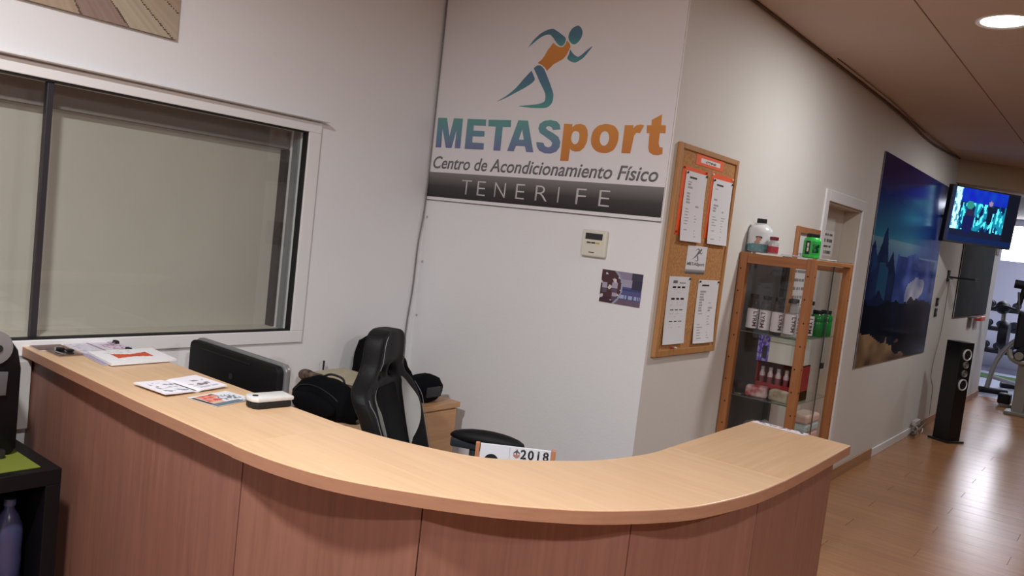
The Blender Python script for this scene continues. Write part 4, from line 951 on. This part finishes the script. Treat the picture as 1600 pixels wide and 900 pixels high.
# on top of the case
ZTOP = CZ + .004
tb = thing('supplement_tub', 'big white supplement tub with black cap on top of the display case', 'tub', (-1.592, 4.07, ZTOP))
MB().lathe([(0, 0), (.055, 0), (.062, .006), (.062, .105), (.058, .122), (.042, .138), (.034, .142), (.034, .150), (0, .150)], n=32).build('tub_body', mat('white_tub', s8(206, 206, 206), .3), tb, True, world=False)
MB().lathe([(0, .148), (.024, .148), (.025, .150), (.025, .172), (.023, .174), (0, .174)], n=24).build('cap', RUBBER, tb, True, world=False)
def wrap(fn, r, z0, z1, a0, a1, nu, nv, name, parent, m):
    bm = bmesh.new(); cl = bm.loops.layers.float_color.new('ink')
    G = [[bm.verts.new((r * math.cos(a0 + (a1 - a0) * i / nu), r * math.sin(a0 + (a1 - a0) * i / nu), z0 + (z1 - z0) * j / nv)) for i in range(nu + 1)] for j in range(nv + 1)]
    for j in range(nv):
        for i in range(nu):
            f = bm.faces.new((G[j][i], G[j][i + 1], G[j + 1][i + 1], G[j + 1][i])); c = (*lin(fn((i + .5) / nu, (j + .5) / nv)), 1)
            for l in f.loops: l[cl] = c
    mb = MB(); mb.bm.free(); mb.bm = bm; return mb.build(name, m, parent, True, world=False)
def tub_fn(u, v):
    if v < .30 + .10 * math.sin(u * 3.1): return (.36, .52, .55) if rnd(u * 8, v * 8) > -.3 else (.48, .62, .64)
    if (u - .45) ** 2 / .005 + (v - .62) ** 2 / .012 < 1: return (.72, .50, .42)
    if (u - .46) ** 2 / .008 + (v - .72) ** 2 / .005 < 1: return (.10, .09, .09)
    if (u - .42) ** 2 / .006 + (v - .45) ** 2 / .01 < 1: return (.68, .52, .46)
    return (.82, .82, .83)
wrap(tub_fn, .0624, .006, .104, math.radians(-150), math.radians(20), 44, 36, 'label', tb, printed('tub_print', .35))
def jar(loc, lab):
    t = thing('small_jar', lab, 'jar', loc, 'red-capped jars on the display case')
    MB().lathe([(0, 0), (.024, 0), (.026, .004), (.026, .055), (.020, .068), (.018, .072), (0, .072)], n=20).build('jar_body', mat('jar_grey', s8(176, 170, 170), .2), t, True, world=False)
    MB().lathe([(.0262, .005), (.0265, .005), (.0265, .038), (.0262, .038)], n=20).build('label', mat('jar_label', s8(168, 40, 58), .4), t, True, world=False)
    MB().lathe([(0, .070), (.0215, .070), (.022, .072), (.022, .086), (0, .088)], n=20).build('cap', mat('jar_cap', s8(120, 26, 36), .4), t, True, world=False)
    return t
j0 = jar((-1.502, 4.035, ZTOP), 'small jar with dark red cap and red label, nearer the viewer, beside the white tub')
copy_tree(j0, (-1.585, 4.17, ZTOP), 'small jar with dark red cap, half hidden behind the tub and the other jar')
gt = thing('green_tub', 'bright green tub with black lid on the right of the display case top', 'tub', (-1.318, 4.06, ZTOP))
MB().lathe([(0, 0), (.036, 0), (.041, .005), (.041, .085), (.037, .098), (.030, .104), (0, .104)], n=28).build('tub_body', mat('bright_green', s8(50, 186, 74), .3), gt, True, world=False)
MB().lathe([(0, .102), (.030, .102), (.031, .104), (.031, .120), (.029, .122), (0, .122)], n=24).build('lid', RUBBER, gt, True, world=False)
def gl_fn(u, v):
    if .26 < u < .46: return (.80, .86, .80) if .33 < u < .39 and .2 < v < .85 and rnd(v * 30, 1) > -.2 else (.03, .07, .04)
    if .55 < u < .85 and .15 < v < .8: return (.05, .22, .10) if rnd(u * 10, v * 8, 1, 2) > -.1 else (.12, .50, .22)
    return (.16, .66, .26)
wrap(gl_fn, .0413, .018, .084, math.radians(-160), math.radians(10), 40, 28, 'label', gt, printed('green_print', .3))
def mag(seed): return lambda u, v: ((.83, .82, .83) if rnd(u * 5, v * 6, 1, seed) > .0 else ((.2, .19, .22) if rnd(u * 9, v * 9, 1, seed + 4) > .05 else (.66, .62, .66)))
for i, (q, th_, lab) in enumerate(([[(-1.465, 4.30), (-1.465, 4.05), (-1.33, 4.31)], .005, 'dark printed magazine lying between the red jars and the green tub'], [[(-1.44, 4.19), (-1.40, 4.00), (-1.28, 4.225)], .003, 'white leaflet under the green tub on the display case'], [[(-1.37, 4.32), (-1.37, 4.16), (-1.265, 4.32)], .004, 'white and black leaflet on the back right corner of the display case top'])):
    if i == 1: continue
    on_top('magazine', lab, 'magazine', q, mag(i), 24, 24, th_, z=ZTOP + .0002, group='papers on the display case')
# certificate behind the case
cfx = XR + .02
cf_ = thing('framed_certificate', 'wooden framed certificate on the wall behind the green tub', 'picture frame', (XR, 4.945, 1.20))
OAK2 = wood('frame_wood', s8(176, 122, 80), s8(150, 98, 60), 'Z', .4)
for b in ((4.745, 4.785, 1.22, 1.805), (5.105, 5.145, 1.22, 1.805)): box('frame_stile', OAK2, (XR + .001, cfx, *b), cf_, .003)
for b in ((4.785, 5.105, 1.22, 1.26), (4.785, 5.105, 1.765, 1.805)): box('frame_rail', OAK2, (XR + .001, cfx, *b), cf_, .003)
sheet('certificate', printed('printed_paper'), (XR + .004, 4.78, 1.25), (0, .33, 0), (0, 0, .52), 36, 60, lambda u, v: (.5, .49, .5) if (.12 < u < .88 and int((1 - v) * 30) % 3 == 1 and .15 < v < .8 and rnd(u * 20, int((1 - v) * 30), 1, 3) > -.2) else (.85, .85, .85), cf_, th=.001)
# notice on the door
def door_note(u, v):
    v = 1 - v
    for r in (.17, .40, .63, .86):
        if abs(v - r) < .05 and .15 < u < .85 and rnd(u * 30, r * 9, 1, 2) > -.25: return (.36, .35, .36)
    return (.90, .89, .88)
o = sheet('door_notice', printed('printed_paper'), (XR - .1095, 5.60, 1.655), (0, .26, 0), (0, 0, .175), 30, 24, door_note, th=.0008)
tag(o, 'white paper notice with four lines stuck on the white door', 'notice')

# ================================================================== ART PRINT, TV AND FAR WALL
def art_fn(u, v):
    n = rnd(u * 5, v * 7, 1, 1) * .5 + rnd(u * 13, v * 17, 1, 2) * .3
    mixc = lambda a, b, t: tuple(a[i] + (b[i] - a[i]) * max(0, min(1, t)) for i in range(3))
    # sky and far mist
    if v > .80: c = mixc((.15, .20, .42), (.13, .10, .30), (v - .80) / .12)
    elif v > .62: c = mixc((.20, .46, .56), (.15, .20, .42), (v - .62) / .18)
    else: c = mixc((.24, .32, .58), (.40, .54, .60), (v - .45) / .15)
    if u > .5 and v > .55: c = mixc(c, (.10, .20, .48), (u - .5) * 2.6)
    c = mixc(c, (.45, .50, .74), .35 * max(0, n) * (1 if v < .62 else .3))
    # spires on the left
    for pu, pv, sl, sr in ((.16, .675, 1.9, 2.6), (.03, .60, 1.2, 2.0), (.27, .57, 1.4, 1.6), (.38, .50, 1.0, 1.4)):
        d = pu - u
        if v < pv - (d * sl if d > 0 else -d * sr) + n * .06: c = mixc((.07, .11, .24), (.13, .22, .42), n * 2 + (.5 if d < 0 else .1))
    if .34 < u < .95 and .30 < v < .56 + n * .06: c = mixc((.14, .20, .44), (.36, .44, .74), n * 1.6 + .35 + .3 * math.sin(u * 40) * max(0, v - .42) * 4)
    if .12 < u < .24 and .30 < v < .50 and n > .0: c = (.14, .30, .44)
    if ((u - .64 - (v - .36) * .9) / .13) ** 2 + ((v - .37) / .085) ** 2 < .9 + n * 1.4: c = mixc((.42, .44, .58), (.72, .72, .78), n * 2 + .4)
    if u > .52 and v < .30 + n * .1: c = mixc((.09, .07, .09), (.24, .22, .26), n * 2.4)
    # dark foot and grass
    if v < .31 + n * .08 and u < .56: c = mixc((.03, .035, .08), (.07, .10, .22), n * 1.6 + (u - .2))
    if v < .165 - .22 * u + n * .03 or (abs(u - .34) < .02 and v < .14 - abs(u - .34) * 3): c = mixc((.34, .26, .19), (.62, .50, .36), n * 2 + .55)
    if ((u - .52) / .08) ** 2 + ((v - .07) / .04) ** 2 < 1: c = (.10, .07, .07) if v < .09 or u > .52 else (.36, .27, .22)
    return tuple(max(0, min(1, x)) for x in c)
at = thing('wall_art', 'large glossy blue print of rock spires and dry grass on the right wall', 'picture', (XR, 7.63, .838))
box('backing', mat('print_edge', s8(60, 62, 80), .4), (XR + .0005, XR + .008, 6.40, 8.870, .838, 2.482), at)
sheet('print', printed('high_gloss_print', .16, spec=.06), (XR + .008, 6.40, .838), (0, 2.47, 0), (0, 0, 1.644), 150, 110, art_fn, at, th=.001)

tv = thing('television', 'flat television showing a blue crowd scene, on a bracket above the corridor', 'television', (-1.344, 9.063, 2.219), rz=math.radians(60.5))
TW, THh = .95, .551
def tvb(n, m, b, bevel=0.0, par=None):
    mb = MB().box(*b, bevel=bevel); mb.rot(math.radians(-3.1) * -1, (0, 0, 0), 'X') if False else None
    bmesh.ops.rotate(mb.bm, verts=mb.bm.verts, cent=(0, 0, 0), matrix=Matrix.Rotation(math.radians(3.1), 3, 'X'))
    return mb.build(n, m, par or tv, world=False)
tvb('casing', BLACK, (-TW / 2, TW / 2, 0, .045, -THh / 2, THh / 2), .004)
for b in ((-TW / 2, TW / 2, -.004, .0, THh / 2 - .014, THh / 2), (-TW / 2, TW / 2, -.004, .0, -THh / 2, -THh / 2 + .02), (-TW / 2, -TW / 2 + .014, -.004, .0, -THh / 2, THh / 2), (TW / 2 - .014, TW / 2, -.004, .0, -THh / 2, THh / 2)):
    tvb('bezel', mat('tv_bezel', s8(70, 68, 66), .35), b)
def tv_fn(u, v):
    n = rnd(u * 14, v * 5, 1, 1); n2 = rnd(u * 30, v * 9, 1, 7)
    if u > .83 or v < .22 or u < .05:
        c = (.06, .08, .17) if u <= .83 else (.04, .05, .10)
        if v < .10: c = (.04, .10, .24)
        if u < .05: c = (.10, .13, .22)
    elif v > .74 and u > .14: c = (.04, .16 + .08 * n, .52 + .16 * v * .5)
    elif u < .14: c = (.68, .88, .96) if n2 > -.15 else (.22, .5, .62)
    else:
        c = (.04, .22, .40)
        if n2 > .12: c = (.30, .80, .86)
        elif n > .0: c = (.05, .44, .54)
        elif n < -.25: c = (.02, .08, .20)
    # nearer dark figure and heads
    if ((u - .30) / .085) ** 2 + ((v - .40) / .24) ** 2 < 1: c = (.05, .07, .26) if v < .5 else (.13, .11, .22)
    if ((u - .29) / .055) ** 2 + ((v - .70) / .08) ** 2 < 1: c = (.14, .46, .42)
    if ((u - .60) / .045) ** 2 + ((v - .55) / .18) ** 2 < 1: c = (.03, .08, .16)
    if ((u - .59) / .03) ** 2 + ((v - .78) / .045) ** 2 < 1: c = (.50, .42, .52)
    return tuple(max(0, min(1, x)) for x in c)
rx = Matrix.Rotation(math.radians(3.1), 3, 'X')
o = sheet('screen', printed('tv_screen', .15, emit=1.25), rx @ Vector((-TW / 2 + .014, -.0005, -THh / 2 + .02)), rx @ Vector((TW - .028, 0, 0)), rx @ Vector((0, 0, THh - .034)), 84, 48, tv_fn, None, th=.001)
off = Vector(o.location); o.parent = tv
tvb('wall_arm', BLACK, (-.05, .05, .045, .09, -.12, .12))
MB().tube([(.02, .07, 0), (-.10, .25, 0), (-.02, .30, 0)], .018, 8).build('bracket_arm', BLACK, tv, True, world=False)
lw_ = MB().tube(catmull([(-1.632, 9.24, 2.56), (-1.630, 9.26, 2.45), (-1.60, 9.22, 2.35), (-1.56, 9.12, 2.25)], 6), .008, 6)
tag(lw_.build('television_cable', RUBBER, None, True), 'black cable hanging from the ceiling corner to the television', 'cable')
# ceiling-edge cable
ccb = MB().tube(catmull([(XR + .012, 3.15, 2.803), (XR + .012, 5.0, 2.803), (XR + .012, 6.1, 2.800), (XR + .012, 6.9, 2.785), (XR + .012, 7.6, 2.760), (XR + .012, 8.2, 2.765), (XR + .012, 9.15, 2.803)], 8), .008, 6)
tag(ccb.build('ceiling_cable', mat('brown_cable', s8(90, 72, 62), .7), None, True), 'thin cable sagging along the join of right wall and ceiling', 'cable')
ccb = MB().tube(catmull([(XR + .05, 4.9, 2.806), (XR + .06, 5.6, 2.800), (XR + .06, 6.2, 2.798), (XR + .03, 7.0, 2.800), (XR + .012, 7.5, 2.80)], 8), .003, 6)
tag(ccb.build('thin_wire', mat('brown_wire', s8(110, 90, 78), .7), None, True), 'very thin second wire just above the sagging ceiling cable', 'cable')
# switches
for z, lab in ((1.30, 'upper black wall switch between the blue print and the chalkboard'), (1.19, 'lower black wall socket between the blue print and the chalkboard')):
    t = thing('wall_switch', lab, 'switch', (XR, 9.17, z), 'black switches on the right wall')
    box('plate', RUBBER, (XR + .0005, XR + .010, 9.115, 9.225, z, z + .085), t, .003)
    box('rocker', mat('switch_grey', s8(120, 116, 112), .4), (XR + .010, XR + .014, 9.155, 9.205, z + .03, z + .06), t, .002)
# shelf with set-top box
sf = thing('wall_shelf', 'narrow black shelf on a small bracket below the television', 'shelf', (XR, 9.55, 1.60))
box('shelf_plate', GLOSSBLK, (XR + .03, XR + .27, 9.45, 9.66, 1.598, 1.618), sf, .003)
box('wall_plate', RUBBER, (XR + .0005, XR + .012, 9.50, 9.60, 1.56, 1.68), sf, .002)
box('bracket', STEEL, (XR + .012, XR + .05, 9.52, 9.58, 1.585, 1.60), sf)
sc_ = MB().tube(catmull([(XR + .02, 9.55, 1.56), (XR + .016, 9.58, 1.3), (XR + .014, 9.56, 1.0), (XR + .014, 9.42, .75), (XR + .014, 9.40, .55), (XR + .02, 9.55, .40), (XR + .02, 9.60, .1)], 8), .004, 6)
tag(sc_.build('shelf_cable', mat('grey_cable', s8(120, 116, 114), .5), None, True), 'thin grey cable falling from the black shelf to behind the loudspeaker', 'cable')
# chalkboard
cbd = thing('chalkboard', 'dark grey chalkboard panel on the right wall under the television', 'chalkboard', (XR, 11.3, 1.165))
sheet('board', printed('chalk_print', .9, spec=.15), (XR + .012, 10.14, 1.165), (0, 2.33, 0), (0, 0, .95), 60, 30, lambda u, v: (.15 + .07 * max(0, rnd(u * 6, v * 5, 1, 3)),) * 3, cbd, th=.004)
box('backing', RUBBER, (XR + .0005, XR + .012, 10.14, 12.47, 1.165, 2.115), cbd)
le = thing('chalk_ledge', 'small dark ledge under the chalkboard', 'ledge', (XR, 11.35, 1.10))
box('ledge_plate', GREYST, (XR + .0005, XR + .10, 11.2, 11.5, 1.145, 1.160), le, .002); box('ledge_foot', GREYST, (XR + .0005, XR + .03, 11.30, 11.36, 1.02, 1.145), le, .002)
er = box('board_eraser', mat('red_orange', s8(206, 70, 44), .5), (XR + .02, XR + .09, 11.62, 11.95, 1.10, 1.16), None, .01); tag(er, 'bright red-orange pouch hanging at the bottom edge of the chalkboard', 'pouch')
# the wall corner's small plate near the gym
pl_ = box('wall_plate', mat('brown_plate', s8(110, 92, 78), .6), (XR + .0005, XR + .012, 12.62, 12.86, 1.98, 2.2), None, .002); tag(pl_, 'brown plate on the end of the right wall beside the gym opening', 'plate')

# loudspeaker
sp = thing('tower_speaker', 'slim black tower loudspeaker with silver-ringed drivers standing on the floor', 'loudspeaker', (-1.335, 8.94, 0), rz=math.radians(61))
SPB = mat('speaker_black', (.006, .0055, .007), .4)
MB().box(-.085, .085, -.08, .09, .02, .995, bevel=.003).build('cabinet', SPB, sp, world=False)
MB().box(-.115, .115, -.11, .12, 0, .02, bevel=.004).build('base_plate', BLACK, sp, world=False)
for z, r in ((.875, .058), (.775, .036), (.690, .036), (.580, .058)):
    big = r > .05
    MB().lathe([(r * .76, -.008), (r * .86, -.014), (r, -.010), (r, .002), (r * .76, .002)], (0, -.08, z), 28, 'y', cap=False).build('driver_ring', mat('ring_silver', s8(206, 206, 206), .3, .2) if big else mat('dull_ring', s8(120, 116, 114), .4, .4), sp, True, world=False)
    MB().lathe([(0, -.004), (r * .3, -.008), (r * .35, .001), (r * .78, -.006), (r * .78, .0), (0, .0)], (0, -.08, z), 24, 'y').build('cone', RUBBER if big else mat('grey_cone', s8(110, 106, 104), .5), sp, True, world=False)
# cables on the floor
tg = thing('cable_tangle', 'tangle of pale cables on the floor behind the loudspeaker', 'cable', (-1.60, 8.85, 0))
for i in range(5):
    pts = [(-1.58 + .045 * math.cos(a * (1 + .1 * i) + i), 8.80 + .22 * math.sin(a + i * .7) * (.6 + .1 * i), .02 + .05 * (1 + math.sin(a * 1.7 + i)) * (1 + .25 * i) * .55) for a in [k * .35 for k in range(18)]]
    MB().tube(catmull(pts, 3), .0045, 6).build('cable', mat('pale_cable%d' % (i % 2), (s8(190, 186, 178), s8(120, 112, 104))[i % 2], .5), tg, True)
MB().box(-1.632, -1.59, 8.78, 8.98, .10, .15, bevel=.006).build('socket_strip', mat('socket_grey', s8(176, 170, 164), .5), tg)

# ================================================================== BEHIND: GYM MACHINES
PADK = mat('black_vinyl', (.006, .0055, .008), .5, spec=.3)
STL = mat('pale_grey_steel', s8(138, 132, 124), .4)
gm = thing('weight_machine', 'grey weight machine with black upright pad by the gym opening', 'exercise machine', (-1.02, 11.85, 0))
box('column', STL, (-1.10, -.97, 11.72, 11.86, .03, .66), gm, .01)
box('base', GREYST, (-1.17, -.55, 11.66, 11.96, 0, .045), gm, .01)
box('mast', STL, (-.98, -.90, 11.95, 12.03, .03, 2.05), gm, .01)
box('back_pad', PADK, (-1.20, -1.03, 11.86, 11.96, .80, 1.28), gm, .03)
MB().lathe([(0, -.09), (.10, -.09), (.115, -.07), (.115, .07), (.10, .09), (0, .09)], (-1.05, 11.78, .74), 24, 'y').build('weight_plate', PADK, gm, True)
MB().tube(catmull([(-1.22, 11.72, .80), (-1.18, 11.70, .70), (-1.06, 11.68, .66), (-.95, 11.70, .72), (-.90, 11.76, .86)], 6), .03, 10).build('arm', STL, gm, True)
MB().lathe([(0, -.03), (.045, -.03), (.05, 0), (.045, .03), (0, .03)], (-1.10, 11.66, .74), 18, 'y').build('hub', STL, gm, True)
for k in range(3): MB().tube([(-1.20 + .07 * k, 11.92, 1.26), (-1.24 + .07 * k, 11.95, 1.52)], .013, 8).build('rod', STEEL, gm, True)
MB().tube([(-1.30, 11.98, 1.62), (-.92, 12.0, 1.60)], .055, 14).build('roll_pad', PADK, gm, True)
MB().tube([(-1.22, 11.98, 1.36), (-1.18, 11.98, 1.62)], .03, 10).build('grip', PADK, gm, True)
MB().tube([(-1.05, 11.98, 1.34), (-1.02, 11.98, 1.60)], .03, 10).build('grip', STEEL, gm, True)
box('foot_block', PADK, (-1.33, -1.18, 12.35, 12.52, 0.03, .17), gm, .02); box('foot_rail', GREYST, (-1.30, -.95, 12.3, 12.42, 0, .04), gm, .008)
g2 = thing('exercise_bike', 'exercise bike with bent grey frame standing beyond the wall end', 'exercise machine', (-1.5, 13.6, 0))
MB().tube(catmull([(-1.10, 13.8, .80), (-1.30, 13.75, .84), (-1.45, 13.7, .70), (-1.55, 13.55, .45), (-1.60, 13.45, .08)], 6), .035, 10).build('frame_tube', GREYST, g2, True)
MB().tube([(-1.85, 13.35, .05), (-1.35, 13.55, .05)], .045, 10).build('front_foot', PADK, g2, True)
MB().tube([(-1.55, 14.5, .05), (-1.05, 14.7, .05)], .045, 10).build('rear_foot', PADK, g2, True)
MB().tube([(-1.58, 13.5, .25), (-1.30, 14.6, .08)], .03, 10).build('frame_tube', GREYST, g2, True)
MB().lathe([(0, -.06), (.20, -.06), (.22, 0), (.20, .06), (0, .06)], (-1.55, 13.95, .85), 24, 'x').build('flywheel', PADK, g2, True)
MB().blob((-1.62, 14.0, 1.25), .10, .14, .10, 3).build('console', PADK, g2, True)
MB().tube(catmull([(-1.75, 13.8, 1.2), (-1.6, 13.7, 1.28), (-1.45, 13.8, 1.25)], 5), .02, 8).build('handlebar', PADK, g2, True)
MB().tube([(-1.55, 13.95, .5), (-1.6, 14.0, 1.2)], .03, 10).build('post', GREYST, g2, True)
g3 = thing('dumbbell_rack', 'dark dumbbell rack along the far gym wall', 'rack', (-1.9, 17.0, 0))
for z in (.35, .75, 1.1): box('shelf', PADK, (-2.7, -1.0, 16.7, 17.2, z, z + .06), g3)
for x in (-2.7, -1.06): box('upright', PADK, (x, x + .08, 16.8, 17.1, 0, 1.2), g3)
for z in (.41, .81, 1.16):
    for i in range(8):
        x = -2.55 + .2 * i
        MB().lathe([(0, -.15), (.06, -.15), (.065, -.06), (.02, -.055), (.02, .055), (.065, .06), (.06, .15), (0, .15)], (x, 16.95, z + .066), 12, 'y').build('dumbbell', mat('dumbbell_dark', s8(22, 22, 34), .5), g3, True)
mt_ = box('exercise_mat', mat('green_mat', s8(60, 92, 52), .8), (-2.5, -1.1, 15.6, 16.3, 0.0, .012), None, .004); tag(mt_, 'dark green exercise mat on the gym floor', 'mat')

# ================================================================== LEFT FOREGROUND
un = thing('shelf_unit', 'black cube shelf unit in front of the left end of the counter', 'shelf unit', (-2.82, .74, 0))
UB = mat('black_laminate', (.004, .0035, .005), .45, spec=.25)
ux0, ux1, uy0, uy1, uz = XL + .018, -2.578, .40, 1.125, .69
box('top_board', UB, (ux0, ux1, uy0, uy1, uz - .05, uz), un, .002); box('bottom_board', UB, (ux0, ux1, uy0, uy1, 0, .04), un, .002)
box('side_board', UB, (ux0, ux1, uy1 - .045, uy1, .04, uz - .05), un, .002); box('side_board', UB, (ux0, ux1, uy0, uy0 + .045, .04, uz - .05), un, .002)
box('middle_shelf', UB, (ux0, ux1 - .004, uy0 + .045, uy1 - .045, .285, .305), un, .002)
box('divider', UB, (ux0, ux1 - .004, .74, .76, .04, uz - .05), un, .002); box('back_board', UB, (ux0, ux0 + .01, uy0 + .045, uy1 - .045, .04, uz - .05), un)
wb = thing('water_bottle', 'clear bluish plastic water bottle inside the black shelf unit', 'bottle', (-2.68, 1.02, .305))
MB().lathe([(0, 0), (.036, 0), (.042, .008), (.040, .05), (.042, .08), (.040, .11), (.042, .15), (.040, .185), (.026, .225), (.014, .245), (.014, .258), (0, .258)], n=24).build('bottle_body', mat('bluish_plastic', s8(58, 58, 88), .25), wb, True, world=False)
MB().lathe([(0, .256), (.017, .256), (.017, .278), (0, .279)], n=16).build('cap', mat('bluish_cap', s8(70, 70, 104), .4), wb, True, world=False)
mtt = box('green_placemat', mat('lime_felt', s8(104, 112, 30), .85, bump=.3, bump_scale=300), (ux0 + .02, ux1 - .035, .46, 1.075, uz + .0003, uz + .004), None, .001); tag(mtt, 'lime green place mat on top of the black shelf unit', 'mat')
cm = thing('coffee_machine', 'black capsule coffee machine with silver trim on the green mat', 'coffee machine', (-2.85, .90, uz + .004))
zb = uz + .0045
prof = [(.74, zb), (1.045, zb), (1.062, zb + .02), (1.062, zb + .28), (1.050, zb + .34), (1.020, zb + .385), (.97, zb + .41), (.90, zb + .42), (.83, zb + .41), (.78, zb + .385), (.75, zb + .34), (.74, zb + .28)]
MB().prism(prof, -3.02, -2.765, 'x', bevel=.012).build('body', mat('machine_black', (.004, .0035, .005), .35, spec=.3), cm, True)
MB().prism([(.80, zb + .205), (1.015, zb + .20), (1.018, zb + .275), (.80, zb + .29)], -2.766, -2.752, 'x', bevel=.003).build('silver_panel', mat('grey_panel', s8(104, 102, 104), .35, .4), cm, True)
MB().lathe([(0, .0), (.05, .0), (.055, .004), (.052, .012), (0, .014)], (-2.766, .975, zb + .352), 24, 'x').build('dial', SILVER, cm, True)
MB().lathe([(0, .014), (.012, .014), (.012, .018), (0, .018)], (-2.766, .985, zb + .352), 14, 'x').build('dial_button', RUBBER, cm, True)
MB().box(-2.77, -2.735, .80, 1.02, zb + .0, zb + .028, bevel=.005).build('drip_tray', mat('tray_dark', (.02, .018, .018), .25), cm, True)
MB().tube([(-2.738, .83, zb + .031), (-2.738, 1.0, zb + .031)], .004, 8).build('tray_rim', CHROME, cm, True)
MB().lathe([(0, -.03), (.014, -.03), (.022, .0), (0, .0)], (-2.752, .90, zb + .195), 14, 'z').build('spout', BLACK, cm, True)
wd = thing('white_wall_box', 'white plastic box on the left wall between coffee machine and counter', 'box', (XL + .02, 1.165, .70))
MB().box(XL + .0005, XL + .05, 1.135, 1.188, .700, .945, bevel=.003).build('cover', mat('grey_white_plastic', s8(180, 176, 172), .5), wd)
# dock picture on the left wall
def dock_fn(u, v):
    # deck boards of a boardwalk running away towards a point far up, water at the right
    cx, cy = .40, .95
    if v > .30 - 1.35 * (u - 1.0) * .55 and u > .70: return (.60, .62, .66)
    a = (u - cx) / max(.05, (cy - v)); k = a * 6.5
    if abs(k - round(k)) < .022 + .02 * abs(rnd(u * 3, v * 3)): return (.36, .29, .25)
    b = [(.68, .62, .54), (.66, .58, .50), (.58, .49, .45), (.70, .65, .57)][int(math.floor(k)) % 4]
    n = rnd(a * 60, v * 2, 1, 3) * .05
    return tuple(x + n for x in b)
dp = thing('dock_picture', 'canvas photo of a weathered wooden boardwalk at the top of the left wall', 'picture', (XL, 1.06, 2.172))
sheet('print', printed('printed_paper'), (XL + .018, .48, 2.172), (0, 1.155, 0), (0, 0, .58), 230, 100, dock_fn, dp, th=.001)
box('canvas_edge', mat('canvas_edge', s8(120, 110, 100), .8), (XL + .0005, XL + .018, .48, 1.635, 2.172, 2.752), dp)
